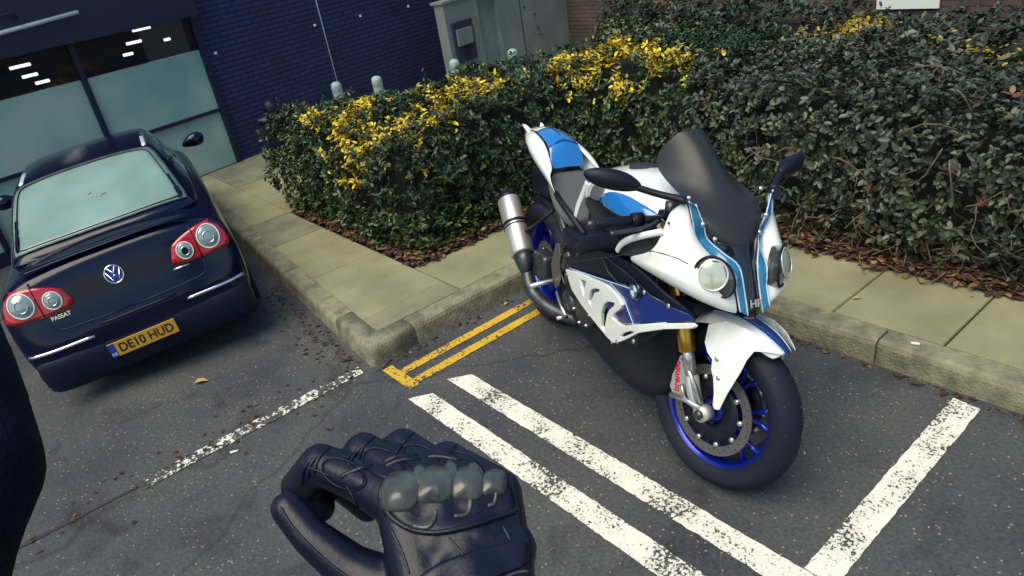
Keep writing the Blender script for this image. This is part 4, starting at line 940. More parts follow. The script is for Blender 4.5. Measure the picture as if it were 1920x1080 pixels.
V, F = lathe_vf([(0, -.014), (.04, -.014), (.055, -.006), (.058, .03)], 24, 'y', (.56, -.19, .36), 0, False); new('engine_cover', V, F, 'dark_metal', bike)
for i in range(7): a = i * .9; q = tube('bolt', [(.74 + .076 * math.cos(a), -.225, .42 + .076 * math.sin(a)), (.74 + .076 * math.cos(a), -.205, .42 + .076 * math.sin(a))], .006, 'silver', ec, 6)
box('radiator', (1.13, -.15, .40), (1.17, .15, .72), 'dark_metal', bike, .008)
for s in (-1, 1):
    o = loft('frame_spar', [[Vector((x, s * (y + a * .018), z + b * h)) for a, b in ((-1, -1), (1, -.8), (1, .8), (-1, 1))] for x, y, z, h in ((1.16, .10, .84, .05), (1.02, .165, .80, .055), (.80, .185, .72, .05), (.60, .18, .62, .045), (.46, .16, .50, .06), (.42, .15, .36, .06))], 'black', bike, 2)
    tube('subframe_rail', [(.55, s * .12, .66), (.25, s * .10, .72), (-.05, s * .07, .80)], .014, 'black', bike, 8)
    tube('subframe_rail', [(.50, s * .12, .50), (.25, s * .10, .65), (.10, s * .08, .74)], .012, 'dark_metal', bike, 8)
    # rear sets
    hp = plate('heel_plate', [(.37, .47), (.42, .585), (.45, .595), (.47, .55), (.545, .59), (.56, .575), (.50, .49), (.46, .40), (.42, .37), (.385, .42)], .008, 'disc', bike, (), lambda a, b, d: (a, s * (.195 - .008 * d), b), .002)
    tube('foot_peg', [(.40, s * .195, .40), (.40, s * .225, .398), (.40, s * .31, .39)], [.012, .011, .0125], 'silver', hp, 10)
    tubes('foot_lever', [([(.46, s * .205, .37), (.53, s * .215, .335), (.60, s * .22, .315)], .007), ([(.60, s * .215, .315), (.60, s * .265, .315)], .009)], 'silver', hp, 8)
# swingarm, chain side, rear hugger, exhaust
for s in (-1, 1):
    loft('swingarm', [[Vector((x, s * (y + a * .016), z + b * h)) for a, b in ((-1, -1), (1, -1), (1, 1), (-1, 1))] for x, y, z, h in ((.46, .09, .42, .05), (.25, .115, .40, .05), (.06, .12, .345, .04), (-.05, .12, .318, .03))], 'dark_metal', bike, 2)
tube('rear_axle_nut', [(0, -.15, .318), (0, -.125, .318)], .02, 'silver', bike, 6)
hug = [[((.355 * math.cos(a)), .085 * t, .318 + (.355 - .03 * abs(t) ** 3) * math.sin(a)) for t in (-1, -.6, 0, .6, 1)] for a in [R(25 + 15 * k) for k in range(8)]]
grid('rear_hugger', hug, 'carbon', bike, 1, .004)
E0, E1 = Vector((-.185, -.20, .650)), Vector((.098, -.213, .372)); ED = (E1 - E0)
ex = tube('exhaust_silencer', [E0 + ED * t for t in (.10, .12, .5, .86, .88)], [(.052, .060), (.055, .064), (.057, .067), (.057, .067), (.053, .063)], 'titan', bike, 24)
tube('exhaust_tip', [E0 + ED * t for t in (0, .015, .06, .11, .12)], [(.026, .03), (.038, .044), (.048, .056), (.054, .062), (.052, .060)], 'carbon', ex, 24)
tube('exhaust_strap', [E0 + ED * t for t in (.44, .475)], [(.0605, .0705)] * 2, 'black', ex, 24)
tube('exhaust_strap', [E0 + ED * t for t in (.495, .515)], [(.0595, .0695)] * 2, 'dark_metal', ex, 24)
tube('exhaust_front_cone', [E0 + ED * t for t in (.87, .98, 1.12)], [(.047, .061), (.042, .05), (.03, .032)], 'dark_metal', ex, 20)
tube('exhaust_pipe', smooth_path([(.13, -.213, .335), (.20, -.21, .26), (.32, -.17, .22), (.45, -.08, .2)], 6), .032, 'dark_metal', ex, 16)
tube('exhaust_bracket', [(.02, -.19, .50), (.12, -.15, .58), (.2, -.11, .66)], .01, 'black', ex, 8)
box('exhaust_valve', (.17, -.20, .34), (.30, -.13, .47), 'dark_metal', bike, .02, smooth=True)
tube('rear_shock', [(.40, 0, .42), (.42, 0, .70)], .035, 'black', bike, 14)
box('undertray', (-.16, -.075, .66), (.07, .075, .78), 'black', bike, .03, smooth=True)
# side stand on the left
tubes('side_stand', [([(.52, .16, .28), (.50, .22, .14), (.485, .285, .045)], [.014, .012, .011]), ([(.455, .287, .045), (.525, .283, .045)], .014)], 'black', bike, 8)

# ---- tank, seat, tail
def ringt(x, w, z0, z1, k=2.4, sh=1.0):
    P = []
    for i in range(16):
        a = 2 * math.pi * i / 16; c, s_ = math.cos(a), math.sin(a); e = 2 / k
        P.append(Vector((x, w * math.copysign(abs(c) ** e, c), (z0 + z1) / 2 + (z1 - z0) / 2 * math.copysign(abs(s_) ** e, s_))))
    return P
tk = loft('fuel_tank', [ringt(.44, .06, .74, .85), ringt(.49, .10, .72, .905), ringt(.60, .135, .71, .955), ringt(.74, .18, .70, .998), ringt(.90, .205, .70, 1.012), ringt(1.04, .20, .72, 1.0), ringt(1.13, .15, .76, .96), ringt(1.17, .09, .80, .92)], 'white_paint', bike, 2)
tbv = bvh_of(tk)
for s in (-1, 1):
    O = lambda P: [(x, s * .5, z) for x, z in P]
    conform('tank_side_dark', tbv, smooth_path(O([(.50, .78), (.60, .84), (.74, .875), (.92, .895), (1.10, .90), (1.14, .84), (1.08, .76), (.8, .74), (.6, .74)]), 3, True), 0, (0, -s, 0), 'carbon', tk, .004, .02, rings=7)
    conform('tank_blue_panel', tbv, smooth_path(O([(.80, .893), (.86, .935), (.98, .95), (1.10, .93), (1.13, .895), (1.0, .885), (.9, .885)]), 3, True), 0, (0, -s, 0), 'sky_blue', tk, .0065, .02, rings=6)
    conform('tank_pad', tbv, smooth_path(O([(.66, .86), (.68, .915), (.80, .93), (.795, .885), (.72, .868)]), 3, True), 0, (0, -s, 0), 'seat', tk, .006, .02, rings=5)
V, F = lathe_vf([(0, .012), (.05, .012), (.058, .006), (.06, -.01)], 28, 'z', (.80, 0, .990), 0, False); new('fuel_cap', V, F, 'dark_metal', tk)
se_ = [[(x, y * w_, z + k * abs(y)) for y in (-1, -.5, 0, .5, 1)] for x, w_, z, k in ((.105, .102, .825, .0), (.15, .116, .79, -.002), (.20, .122, .745, -.005), (.26, .118, .705, -.01), (.33, .108, .685, -.015), (.40, .09, .69, -.02))]
rings = []
for r in se_: rings.append([Vector(p) for p in r] + [Vector((r[4][0], r[4][1] * 1.04, r[4][2] - .06)), Vector((r[2][0], 0, r[2][2] - .09)), Vector((r[0][0], r[0][1] * 1.04, r[0][2] - .06))])
loft('seat', rings, 'seat', bike, 2)
for s in (-1, 1):
    plate('seat_side_panel', [(.40, .68), (.43, .76), (.47, .82), (.51, .88), (.525, .87), (.49, .80), (.45, .73), (.42, .67)], .01, 'white_paint', bike, (), lambda a, b, d: (a, s * (.105 - .01 * d), b), .003)
# tail: two white side shells and a blue hump between
tr = [[(-.30, -.035, .93), (-.30, -.05, .915), (-.29, -.05, .895), (-.28, -.035, .885)],
      [(-.20, -.050, .945), (-.19, -.088, .93), (-.18, -.098, .90), (-.17, -.07, .868)],
      [(-.10, -.060, .945), (-.09, -.112, .925), (-.07, -.128, .88), (-.05, -.09, .825)],
      [(.02, -.070, .925), (.03, -.125, .905), (.06, -.142, .855), (.07, -.10, .79)],
      [(.11, -.090, .880), (.12, -.130, .875), (.16, -.140, .825), (.18, -.105, .76)],
      [(.19, -.108, .838), (.20, -.130, .83), (.24, -.132, .79), (.26, -.115, .74)]]
tl = grid('tail_cowl', tr, 'white_paint', bike, 2, .006, 1); tl2 = grid('tail_cowl', tr, 'white_paint', bike, 2, .006, -1, mirror=True)
hump = [[(x, y * w_, z + k * (1 - abs(y) ** 1.5)) for y in (-1, -.5, 0, .5, 1)] for x, w_, z, k in ((-.295, .034, .932, .004), (-.20, .052, .948, .012), (-.10, .064, .952, .02), (0, .072, .942, .026), (.06, .076, .918, .028), (.085, .080, .892, .018), (.125, .092, .825, .006))]
mid_ = [lerp(a, b, .6) for a, b in zip(hump[1], hump[2])]
hp_ = grid('seat_hump', [mid_] + hump[2:], 'sky_blue', bike, 2, .005)
grid('hump_rear_cap', [hump[0], hump[1], mid_], 'white_paint', hp_, 2, .005)
tubes('tail_horn', [([(-.27, s * .036, .925), (-.31, s * .045, .945), (-.335, s * .05, .952)], [.014, .011, .004]) for s in (-1, 1)][:1], 'white_paint', bike, 8)
tubes('tail_horn', [([(-.27, .036, .925), (-.31, .045, .945), (-.335, .05, .952)], [.014, .011, .004])], 'white_paint', bike, 8)
tubes('hump_edge', [([Vector(p) + Vector((0, 0, .004)) for p in hump[4]], .0025), ([Vector(h[2]) + Vector((0, 0, .002)) for h in hump[1:5]], .002)], 'blue_paint', hp_, 6)
for s in (-1, 1):
    plate('cowl_vent', [(-.12, .885), (-.09, .905), (-.075, .89), (-.10, .865)], .004, 'black', tl if s < 0 else tl2, (), lambda a, b, d: (a, s * (.137 - .012 * d), b), .001)
box('tail_lamp', (-.315, -.045, .885), (-.29, .045, .915), 'lamp_red', bike, .008, smooth=True)
tubes('rear_indicator', [([(-.20, -.05, .80), (-.22, -.14, .805)], .006), ([(-.22, -.13, .805), (-.225, -.19, .81)], [.013, .009])], 'black', bike, 8)
tubes('rear_indicator', [([(-.20, .05, .80), (-.22, .14, .805)], .006), ([(-.22, .13, .805), (-.225, .19, .81)], [.013, .009])], 'black', bike, 8)

# ---- handlebars (they turn with the fork)
for s in (-1, 1):
    hb = tube('handlebar', [(1.13, s * .105, .905), (1.10, s * .20, .90), (1.075, s * .28, .893)], .0125, 'dark_metal', bike, 12); steer(hb)
    gp = tube('grip', [(1.083, s * .255, .895), (1.08, s * .265, .895), (1.05, s * .375, .886), (1.048, s * .382, .886)], [.017, .0175, .0165, .014], 'rubber', hb, 16); steer(gp)
    be = tube('bar_end', [(1.048, s * .383, .886), (1.04, s * .408, .884)], [.014, .012], 'dark_metal', hb, 14); steer(be)
    sw = tube('switch_cube', [(1.092, s * .215, .898), (1.084, s * .25, .896)], [(.024, .026)] * 2, 'black', hb, 8); steer(sw)
    lv_ = tube('lever', smooth_path([(1.135, s * .185, .90), (1.15, s * .235, .893), (1.135, s * .30, .882), (1.115, s * .375, .872)], 5), [(.010, .007)] * 15 + [(.009, .009)], 'dark_metal', hb, 10); steer(lv_)
    rs = tube('fluid_reservoir', [(1.15, s * .15, .925), (1.15, s * .15, .968)], .019, 'dark_metal', hb, 16); steer(rs)
yo = box('top_yoke', (1.08, -.13, .89), (1.17, .13, .925), 'black', bike, .012); steer(yo)
tube('steering_stem', [(1.40 - .13, 0, .58), (1.12, 0, .90)], .03, 'black', bike, 12)
yo2 = box('lower_yoke', (1.22, -.135, .62), (1.31, .135, .665), 'black', bike, .012); steer(yo2)

for i_, P in enumerate(([(1.10, -.19, .905), (1.16, -.16, .86), (1.20, -.10, .80), (1.19, -.06, .70)], [(1.15, -.15, .925), (1.19, -.13, .90), (1.21, -.11, .80), (1.22, -.10, .70)], [(1.08, -.22, .90), (1.12, -.20, .83), (1.08, -.17, .74), (1.0, -.16, .66)], [(1.02, -.20, .70), (.86, -.21, .60), (.70, -.20, .50), (.62, -.19, .42)], [(.52, -.19, .62), (.50, -.205, .52), (.55, -.205, .44), (.66, -.20, .40)])):
    tube('cable', smooth_path(P, 6), .005, 'black_gloss', bike, 7)

# ================================================================== parked saloon car (local: x forward from the rear bumper, y left, z up, full size; set at the size it has here)
car = empty('parked_car', (-3.89, .452, .0), (R(-4), 0, R(168.5))); car.scale = (.702, .648, .702)
tag(car, 'dark saloon car seen from behind with round red and white tail lamps', 'car')
def cring(x, w, zb, zs, zt):
    hp = [(0, zb), (w * .72, zb), (w * .95, zb + .05), (w, zb + (zs - zb) * .45), (w * .985, zb + (zs - zb) * .8), (w * .93, zs), (w * .6, zt - (zt - zs) * .25), (0, zt)]
    return [Vector((x, y, z)) for y, z in hp] + [Vector((x, -y, z)) for y, z in hp[-2:0:-1]]
bodyr = [(-.005, .60, .34, .56, .58), (.02, .76, .27, .61, .64), (.06, .85, .24, .72, .75), (.085, .872, .235, .86, .90), (.11, .885, .23, .955, 1.03), (.16, .895, .23, .99, 1.085), (.22, .90, .23, 1.0, 1.095), (.62, .905, .23, 1.0, 1.115), (1.4, .91, .22, .98, 1.06), (2.4, .91, .22, .96, 1.02), (3.2, .91, .22, .95, 1.02), (3.6, .90, .22, .90, .99), (4.1, .86, .24, .80, .88), (4.3, .76, .28, .66, .72), (4.36, .6, .34, .6, .64)]
cbody = loft('body', [cring(*q) for q in bodyr], 'car', car, 2)
def gring(x, wb, zb, wr, zr):
    hp = [(0, zr + .012), (wr * .65, zr + .004), (wr * .93, zr - .018), (wr, zr - .05), (wb * .97, zb + .06), (wb, zb)]
    return [Vector((x, y, z)) for y, z in hp] + [Vector((x, 0, zb))] + [Vector((x, -y, z)) for y, z in hp[:0:-1]]
gh = loft('roof', [gring(*q) for q in ((.46, .70, 1.02, .66, 1.09), (.58, .76, 1.0, .69, 1.14), (.80, .79, .99, .68, 1.245), (1.05, .80, .98, .655, 1.36), (1.28, .81, .97, .63, 1.43), (1.45, .81, .97, .62, 1.45), (1.9, .81, .96, .61, 1.455), (2.3, .81, .96, .60, 1.45), (2.75, .80, .96, .58, 1.40), (3.2, .77, .96, .59, 1.20), (3.5, .70, .96, .6, 1.02))], 'car', car, 2)
gbv, cbv = bvh_of(gh), bvh_of(cbody)
wo = [(.57, -.64, 0), (.545, -.33, 0), (.54, 0, 0), (.545, .33, 0), (.57, .64, 0), (.62, .685, 0), (.75, .67, 0), (1.08, .62, 0), (1.27, .585, 0), (1.335, .53, 0), (1.365, .28, 0), (1.37, 0, 0), (1.365, -.28, 0), (1.335, -.53, 0), (1.27, -.585, 0), (1.08, -.62, 0), (.75, -.67, 0), (.62, -.685, 0)]
wd_ = Vector((.35, 0, -1)).normalized()
wo = [Vector((x, y, 1.1 + (x - .6) * .42)) for x, y, z in wo]
rwn = conform('rear_window', gbv, smooth_path(wo, 3, True), 0, wd_, 'car_glass', car, .006, .02, rings=7)
v, f = ring_tube(onto(gbv, smooth_path(wo, 3, True), wd_, .007), .007, 6); new('window_trim', v, f, 'dark_metal', rwn)
ins = [p * 1 for p in wo]; cw = sum(wo, Vector()) / len(wo)
v, f = ring_tube(onto(gbv, smooth_path([cw + (p - cw) * .93 for p in wo], 3, True), wd_, .008), .005, 5); new('window_band', v, f, 'car_bumper', rwn)
tubes('window_mark', [(onto(gbv, [(.86, -.02, 1.2), (.87, -.11, 1.2)], wd_, .008), .004), (onto(gbv, [(.93, .03, 1.2), (.935, .0, 1.2)], wd_, .008), .005)], 'lamp_clear', rwn, 6)  # two short pale bars laid on the rear glass
for s in (-1, 1):
    for nm, P in (('side_window', [(1.55, 1.05), (1.60, 1.28), (1.75, 1.36), (2.05, 1.40), (2.05, 1.04)]), ('side_window', [(2.10, 1.04), (2.10, 1.40), (2.5, 1.38), (2.8, 1.28), (3.05, 1.06)])):
        conform(nm, gbv, [(x, s * .5, z) for x, z in P], 0, (0, -s, 0), 'side_glass', car, .005, .02, rings=4, smooth=False)
    tube('roof_strip', onto(gbv, [(x, s * .53, 1.5) for x in (1.42, 1.55, 1.7, 1.85)], (0, 0, -1), .001), [(.02, .004)] * 4, 'pale_trim', gh, 8)
    mp_ = tube('door_mirror', [(2.93, s * .86, 1.03), (2.93, s * .93, 1.05), (2.92, s * 1.0, 1.065), (2.92, s * 1.08, 1.06), (2.92, s * 1.12, 1.05)], [(.02, .02), (.05, .05), (.075, .08), (.065, .075), (.03, .04)], 'car', car, 14, lv=1)
    # tail lamps: red housing over quarter panel and boot lid, two round units
    P = [(.385, .80), (.40, .88), (.44, .935), (.60, .99), (.72, 1.0), (.80, .985), (.85, .93), (.868, .86), (.83, .80), (.70, .785), (.52, .78)]
    tlp = conform('tail_lamp', cbv, smooth_path([(0, s * y, z) for y, z in P], 4, True), 0, (1, 0, 0), 'lamp_red', car, .012, .05, rings=6, lim=.6)
    lbv = bvh_of(tlp)
    for y, z, r, nm in ((.705, .902, .085, 'reversing_lens'), (.50, .868, .062, 'fog_lens')):
        C_ = [(0, s * y + r * math.cos(a), z + r * math.sin(a)) for a in np.linspace(0, 2 * math.pi, 28, endpoint=False)]
        conform(nm, lbv, C_, 0, (1, 0, 0), 'lamp_clear', tlp, .004, .012, dome=.02, rings=5)
        v, f = ring_tube(onto(lbv, C_, (1, 0, 0), .006), .005, 6); new('lens_ring', v, f, 'sign' , tlp)
        C2 = [(0, s * y + r * .5 * math.cos(a), z + r * .5 * math.sin(a)) for a in np.linspace(0, 2 * math.pi, 24, endpoint=False)]
        v, f = ring_tube(onto(lbv, C2, (1, 0, 0), .022), .004, 5); new('lens_inner_ring', v, f, 'chrome', tlp)
        if y < .6 and s < 0: conform('bulb_cover', lbv, C2, 0, (1, 0, 0), 'black_gloss', tlp, .024, .004, rings=3)
    tube('lamp_gap', onto(cbv, [(0, s * .60, z) for z in np.linspace(.78, 1.02, 8)], (1, 0, 0), .010), .006, 'car_bumper', tlp, 6)
    tube('bumper_trim', onto(cbv, [(0, s * y, .535) for y in np.linspace(.36, .84, 10)], (1, 0, 0), .004), [(.012, .014)] * 10, 'chrome', car, 8)
    for xw in (.80, 3.45):
        V, F = lathe_vf([(.20, -.09), (.25, -.105), (.30, -.10), (.315, -.06), (.315, .06), (.30, .10), (.25, .105), (.20, .09)], 40, 'y', (xw, s * .80, .315)); wh = new('wheel', V, F, 'rubber', car)
        V, F = lathe_vf([(0, s * .09), (.06, s * .10), (.08, s * .07), (.19, s * .08), (.205, s * .10), (.205, -s * .08)], 40, 'y', (xw, s * .80, .315), 0, False); new('rim', V, F, 'alloy_matt', wh)
    tube('boot_gap', onto(cbv, [(0, s * y, z) for y, z in ((.60, .78), (.595, .70), (.57, .665), (.5, .65), (.2, .64), (0, .64))], (1, 0, 0), .001), .005, 'car_bumper', car, 6)
lip = loft('boot_spoiler', [[Vector((x, y, z)) for x, z in ((.17 + .03 * abs(y), 1.083 - .03 * y * y), (.12 + .05 * abs(y), 1.098 - .05 * y * y), (.15 + .05 * abs(y), 1.112 - .05 * y * y), (.26 + .03 * abs(y), 1.10 - .03 * y * y))] for y in np.linspace(-.66, .66, 9)], 'car', car, 1)
lb = loft('rear_bumper', [[Vector((x0 + .2 * max(0, abs(y) - .62) ** 1.6 * 2.2 + dx, y, z)) for dx, z in ((.012, .492), (-.012, .45), (-.012, .32), (.02, .19), (.10, .16), (.10, .49))] for y, x0 in [(t, .0) for t in np.linspace(-.86, .86, 15)]], 'car_bumper', car, 1)
pl = box('number_plate', (-.045, -.20, .335), (-.032, .32, .446), 'plate', car, .002)
box('plate_band', (-.047, .272, .336), (-.0325, .32, .445), 'plate_blue', pl, .001)
text('plate_text', 'DE10 HUD', .098, 'ink', pl, (-.0465, .038, .3905), (0, -1, 0), (0, 0, 1), .0012, .0012, .92)
text('plate_code', 'GB', .03, 'sign', pl, (-.0485, .296, .36), (0, -1, 0), (0, 0, 1), .0008)
# round maker's emblem
ez = .885; e0, e1 = onto(cbv, [(0, 0, ez - .06), (0, 0, ez + .06)], (1, 0, 0), 0); uy = (e1 - e0).normalized(); ux = Vector((0, -1, 0)); un = ux.cross(uy); ec_ = (e0 + e1) / 2 + un * .010 + Vector((0, .04, 0))
ring = [ec_ + ux * (.066 * math.cos(a)) + uy * (.066 * math.sin(a)) for a in np.linspace(0, 2 * math.pi, 36, endpoint=False)]
new('emblem_disc', [p - un * .004 for p in ring] + [ec_ - un * .002], [(i, (i + 1) % 36, 36) for i in range(36)], 'plate_blue', car).name = 'emblem'
em = [o for o in car.children if o.name.startswith('emblem')][0]
v, f = ring_tube(ring, .007, 6); new('emblem_ring', v, f, 'chrome', em)
pt = lambda a, b: ec_ + ux * a + uy * b + un * .002
tubes('emblem_letters', [([pt(*q) for q in Q], .0055) for Q in (((-.028, .054), (0, .006), (.028, .054)), ((-.052, .03), (-.024, -.045), (0, .0), (.024, -.045), (.052, .03)))], 'chrome', em, 6)
h0 = onto(cbv, [(0, .50, .745)], (1, 0, 0), .006)[0]; text('boot_badge', 'PASSAT', .042, 'chrome', car, h0, (0, -1, 0), uy, .002, .0006)
tube('boot_badge', onto(cbv, [(0, y, .76) for y in (-.36, -.42, -.49)], (1, 0, 0), .005), [(.004, .010)] * 3, 'chrome', car, 6)
tube('number_lamp_strip', onto(cbv, [(0, y, .60) for y in np.linspace(-.3, .3, 6)], (1, 0, 0), .006), .01, 'car_bumper', car, 8)

# ================================================================== the rider: gloved right hand, raised left sleeve
per = empty('person', (.15, -.1, 0)); tag(per, 'rider in dark clothing, right hand in a black leather motorcycle glove', 'person')
HO = Vector((-.2623, .1217, 1.5719))
HJ = {
 'index': [(-.0271, -.0140, .0012, .0180), (-.0590, -.0007, .0278, .0165), (-.0906, -.0097, .0331, .0135), (-.1189, -.0215, .0387, .0135), (-.1406, -.0337, .0155, .0122), (-.1313, -.0279, -.0018, .0105)],
 'middle': [(-.0167, -.0037, -.0038, .0190), (-.0506, .0186, .0253, .0165), (-.0821, .0117, .0306, .0135), (-.1112, .0048, .0341, .0140), (-.1412, -.0064, -.0011, .0122), (-.1291, .0022, -.0219, .0110)],
 'ring': [(-.0067, .0072, -.0075, .0190), (-.0419, .0361, .0202, .0165), (-.0722, .0320, .0245, .0135), (-.1006, .0268, .0289, .0140), (-.1269, .0180, -.0073, .0122), (-.1163, .0233, -.0294, .0110)],
 'pinky': [(.0029, .0220, -.0128, .0180), (-.0346, .0508, .0141, .0160), (-.0593, .0503, .0158, .0128), (-.0819, .0466, .0170, .0128), (-.0999, .0417, -.0127, .0110), (-.0914, .0472, -.0311, .0100)],
 'thumb': [(-.0195, -.007, -.0098, .02), (-.0411, -.0248, -.0108, .018), (-.0642, -.0391, .0012, .0145), (-.0872, -.0487, .0186, .0118), (-.1058, -.0516, .032, .0108)],
 'wrist': [(-.0194, .0117, .0048, .0200), (-.0066, .0030, -.0081, .0270), (.0100, -.0026, -.0192, .0310), (.0269, -.0094, -.0319, .0340)]}
def blob(name, chains, m, parent, vox, loc, step=.35):
    """continuous body grown from overlapping spheres along tapered chains, then remeshed to one skin"""
    V, F = [], []
    ico = bmesh.new(); bmesh.ops.create_icosphere(ico, subdivisions=2, radius=1); iv = [v.co.copy() for v in ico.verts]; fi = [tuple(v.index for v in f.verts) for f in ico.faces]; ico.free()
    for ch in chains:
        for a, b in zip(ch, ch[1:]):
            pa, pb = Vector(a[:3]), Vector(b[:3]); L = (pb - pa).length; n = max(2, int(L / (min(a[3], b[3]) * step)))
            for k in range(n + 1):
                t = k / n; c = pa.lerp(pb, t); r = a[3] + (b[3] - a[3]) * t; o = len(V)
                V += [c + q * r for q in iv]; F += [tuple(o + i for i in f) for f in fi]
    ob = new(name, V, F, m, parent, True, loc)
    r = ob.modifiers.new('remesh', 'REMESH'); r.mode = 'VOXEL'; r.voxel_size = vox; r.use_smooth_shade = True
    s = ob.modifiers.new('smooth', 'SMOOTH'); s.factor = .5; s.iterations = 6
    dg = bpy.context.evaluated_depsgraph_get(); dg.update(); me = bpy.data.meshes.new_from_object(ob.evaluated_get(dg)); ob.modifiers.clear(); ob.data = me
    me.polygons.foreach_set('use_smooth', [True] * len(me.polygons)); return ob
PL = HO - per.location
glove = blob('leather_glove', list(HJ.values()) + [[HJ['index'][1], HJ['middle'][1], HJ['ring'][1], HJ['pinky'][1]], [HJ['index'][0], HJ['middle'][0], HJ['ring'][0], HJ['pinky'][0]], [(-.035, .004, .012, .019), (-.02, .02, .006, .02), (-.008, .034, -.002, .018)]], 'leather', per, .0019, PL)
gb = bvh_of(glove); VD = Vector((-.6854, .2883, -.6687))
def on_glove(P, off=.0008, n=6):
    out = []
    for p in smooth_path(P, n):
        h = gb.ray_cast(p - VD * .3, VD)
        if h[0] is not None and (h[0] - p).length < .13: out.append(h[0] - VD * off)
    return out
def piping(name, P, r, m, off=.0008):
    q = on_glove(P, off)
    if len(q) > 2: return tube(name, q, [r * .5] + [r] * (len(q) - 2) + [r * .5], m, glove, 8)
KN = [(-.0533, -.0018, .0397), (-.0415, .0153, .0401), (-.0294, .0304, .0379), (-.0198, .0425, .0363)]
UX = Vector((.6337, .7578, -.1557)); UY = Vector((-.2615, .3993, .8787))
pad = [(-.061, -.004, .0475), (-.0601, -.0106, .0406), (-.0548, -.0112, .0313), (-.0473, -.0073, .0236), (-.0399, -.0009, .0191), (-.0321, .0084, .0171), (-.0232, .0215, .0177), (-.0146, .035, .0194), (-.009, .0465, .0225), (-.016, .050, .037), (-.027, .040, .044), (-.038, .0275, .0475), (-.049, .012, .049)]
def on_patch(name, outline, m, par, off, thick, dome, rings=6):
    return conform(name, gb, smooth_path(outline, 3, True), 0, VD, m, par, off, thick, dome, rings)
pd_ = on_patch('knuckle_pad', pad, 'leather', glove, .0022, .008, .0012, 8)
for i, k in enumerate(KN):
    r = (.0122, .0117, .0105, .0082)[i]; c = Vector(k); se = lambda t: math.copysign(abs(t) ** .62, t)
    O = [c + UX * (r * .92 * se(math.cos(a)) + .0018 * math.sin(a)) + UY * (r * (1.0 + .18 * math.sin(a)) * se(math.sin(a))) for a in np.linspace(0, 2 * math.pi, 18, endpoint=False)]
    on_patch('knuckle_armour', O, 'armour', pd_, .0032, .006, .0038, 6)
for k, P in enumerate(([(-.0438, -.0031, .0228), (-.0386, .0024, .0208), (-.0373, .0068, .0237), (-.0378, .0107, .0288)], [(-.0305, .0166, .0238), (-.0264, .0221, .0235), (-.0259, .0256, .0267), (-.0269, .0281, .0312)], [(-.0193, .0343, .0261), (-.0174, .0372, .0264), (-.0175, .04, .0296), (-.0181, .0414, .0323)])):
    piping('armour_loop', P, .0013, 'armour', .0036)
for k, c in enumerate([(-.0491, .0114, .048), (-.0382, .0267, .0478), (-.029, .0372, .045)]):
    c = Vector(c); O = [c + UX * (.0042 * math.cos(a)) + UY * (.007 * math.sin(a)) for a in np.linspace(0, 2 * math.pi, 10, endpoint=False)]
    on_patch('armour_tab', O, 'armour', pd_, .003, .005, .0015, 4)
piping('pad_piping', [(-.061, -.005, .0484), (-.0601, -.0106, .0406), (-.0548, -.0112, .0313), (-.0473, -.0073, .0236), (-.0399, -.0009, .0191), (-.0321, .0084, .0171), (-.0232, .0215, .0177), (-.0146, .035, .0194), (-.007, .0474, .0213)], .0017, 'leather', .0012)
for P in ([(-.0961, -.058, .0444), (-.0888, -.0569, .0338), (-.0763, -.0519, .0195), (-.0633, -.0452, .0062), (-.0487, -.0354, -.0062)], [(-.0951, -.0392, .0643), (-.0861, -.0317, .0583), (-.0766, -.0248, .051), (-.0675, -.0238, .0374), (-.06, -.0236, .0255)]):
    piping('finger_seam', P, .0008, 'leather', .0002)
for P in ([(-.0792, -.0252, .0546), (-.0747, -.017, .0568), (-.0695, -.0081, .0585)], [(-.0654, -.002, .059), (-.0605, .0066, .0609), (-.0538, .015, .0597)], [(-.064, -.0025, .0562), (-.0589, .0067, .0584), (-.0522, .0152, .0573)], [(-.0498, .0194, .0582), (-.0439, .0264, .0568), (-.0358, .0344, .0528)]):
    piping('flex_ridge', P, .0021, 'leather', .0006)
for P, r in (([(-.0193, .0092, -.0026), (-.014, .0182, -.0009), (-.007, .0288, -.0001), (-.0003, .0372, -.0012)], .0013), ([(-.0058, .0215, -.0105), (-.0007, .0297, -.0092), (.004, .0358, -.0099)], .0013), ([(-.0333, -.011, -.0032), (-.0269, .0005, -.0002), (-.0184, .0141, .0014), (-.0096, .0274, .0026), (-.0026, .038, .0033)], .0009)):
    piping('cuff_piping', P, r * .8, 'armour', .0001)
for f_ in ('index', 'middle', 'ring', 'pinky'):          # stitched panels along the fingers and behind the finger joints
    a, b, c = (Vector(HJ[f_][i][:3]) for i in (1, 2, 3)); d = (c - a).normalized(); sd_ = d.cross(VD).normalized()
    m_ = b.lerp(c, .35); O = [m_ + d * (.017 * math.cos(t)) + sd_ * (.0078 * math.sin(t)) - VD * .02 for t in np.linspace(0, 2 * math.pi, 12, endpoint=False)]
    on_patch('finger_panel', O, 'leather', glove, .0007, .003, .0012, 5)
    v, f = ring_tube(on_glove(O + O[:1], .0009, 3)[:-1], .0005, 5); new('panel_stitching', v, f, 'leather', glove)
    e = Vector(HJ[f_][3][:3]); g_ = Vector(HJ[f_][4][:3])
    for t in (-.15, .12, .4):
        k_ = e.lerp(g_, t); piping('joint_crease', [k_ - sd_ * .009 - VD * .02, k_ - VD * .022 + d * .002, k_ + sd_ * .009 - VD * .02], .0013, 'leather', .0001)
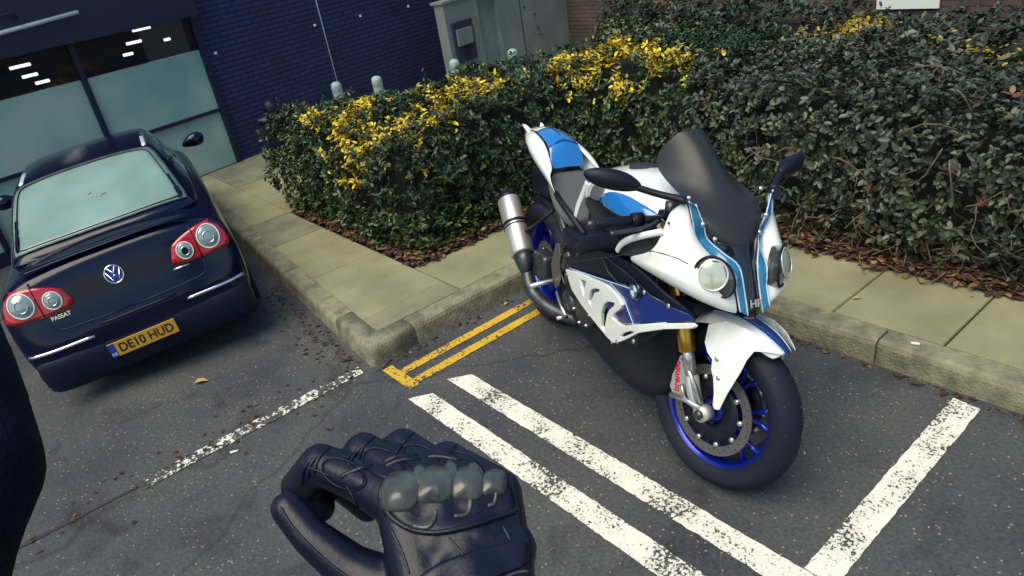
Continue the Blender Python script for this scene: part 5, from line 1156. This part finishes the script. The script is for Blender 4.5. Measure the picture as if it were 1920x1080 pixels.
strap = [(-.036, -.016, -.006), (-.028, -.002, .004), (-.017, .015, .008), (-.006, .032, .008), (.001, .041, .006), (.003, .039, -.006), (-.004, .026, -.008), (-.014, .010, -.008), (-.024, -.006, -.012), (-.030, -.018, -.016)]
on_patch('wrist_strap', strap, 'leather', glove, .0016, .004, .0006, 7)
for P in ([(-.052, -.013, .022), (-.045, -.013, .010), (-.040, -.014, -.002)], [(-.030, .010, .013), (-.024, .012, .004), (-.020, .014, -.002)], [(-.012, .036, .014), (-.008, .036, .005)]):
    piping('back_seam', P, .0008, 'seam', .0002)
W = lambda P: [(x - per.location.x, y - per.location.y, z, r) for x, y, z, r in P]
blob('jacket_sleeve', [W([(-.236, .112, 1.54, .036), (-.15, .10, 1.49, .045), (.02, .13, 1.42, .052), (.2, .12, 1.47, .06), (.30, .08, 1.56, .075)])], 'sleeve', per, .008, None, .4)
blob('jacket_sleeve', [W([(-.669, -.044, 1.817, .045), (-.59, -.05, 1.77, .045), (-.534, -.055, 1.741, .043), (-.493, -.056, 1.718, .042), (-.469, -.06, 1.697, .042), (-.446, -.063, 1.679, .042), (-.43, -.081, 1.665, .041), (-.414, -.098, 1.655, .045), (-.36, -.14, 1.62, .057), (-.2, -.2, 1.57, .062), (.02, -.27, 1.57, .075)])], 'sleeve', per, .008, None, .4)
# the rest of the figure stands behind the viewpoint
blob('body', [W([(.16, -.10, .98, .17), (.17, -.11, 1.2, .16), (.17, -.11, 1.42, .17), (.17, -.11, 1.58, .10), (.17, -.11, 1.66, .06)]), W([(.30, .08, 1.55, .085), (.17, -.11, 1.55, .10), (.03, -.28, 1.55, .085)]),
     W([(.22, -.02, .95, .13), (.24, 0, .72, .10), (.24, .0, .5, .075), (.26, .0, .3, .07), (.27, 0, .09, .055), (.16, .08, .05, .05)]), W([(.1, -.18, .95, .13), (.09, -.2, .72, .10), (.09, -.2, .5, .075), (.11, -.2, .3, .07), (.12, -.2, .09, .055), (.01, -.12, .05, .05)])], 'sleeve', per, .016, None, .4)
blob('helmet', [W([(.22, -.14, 1.78, .135), (.19, -.12, 1.80, .14)])], 'black_gloss', per, .012, None, .4)
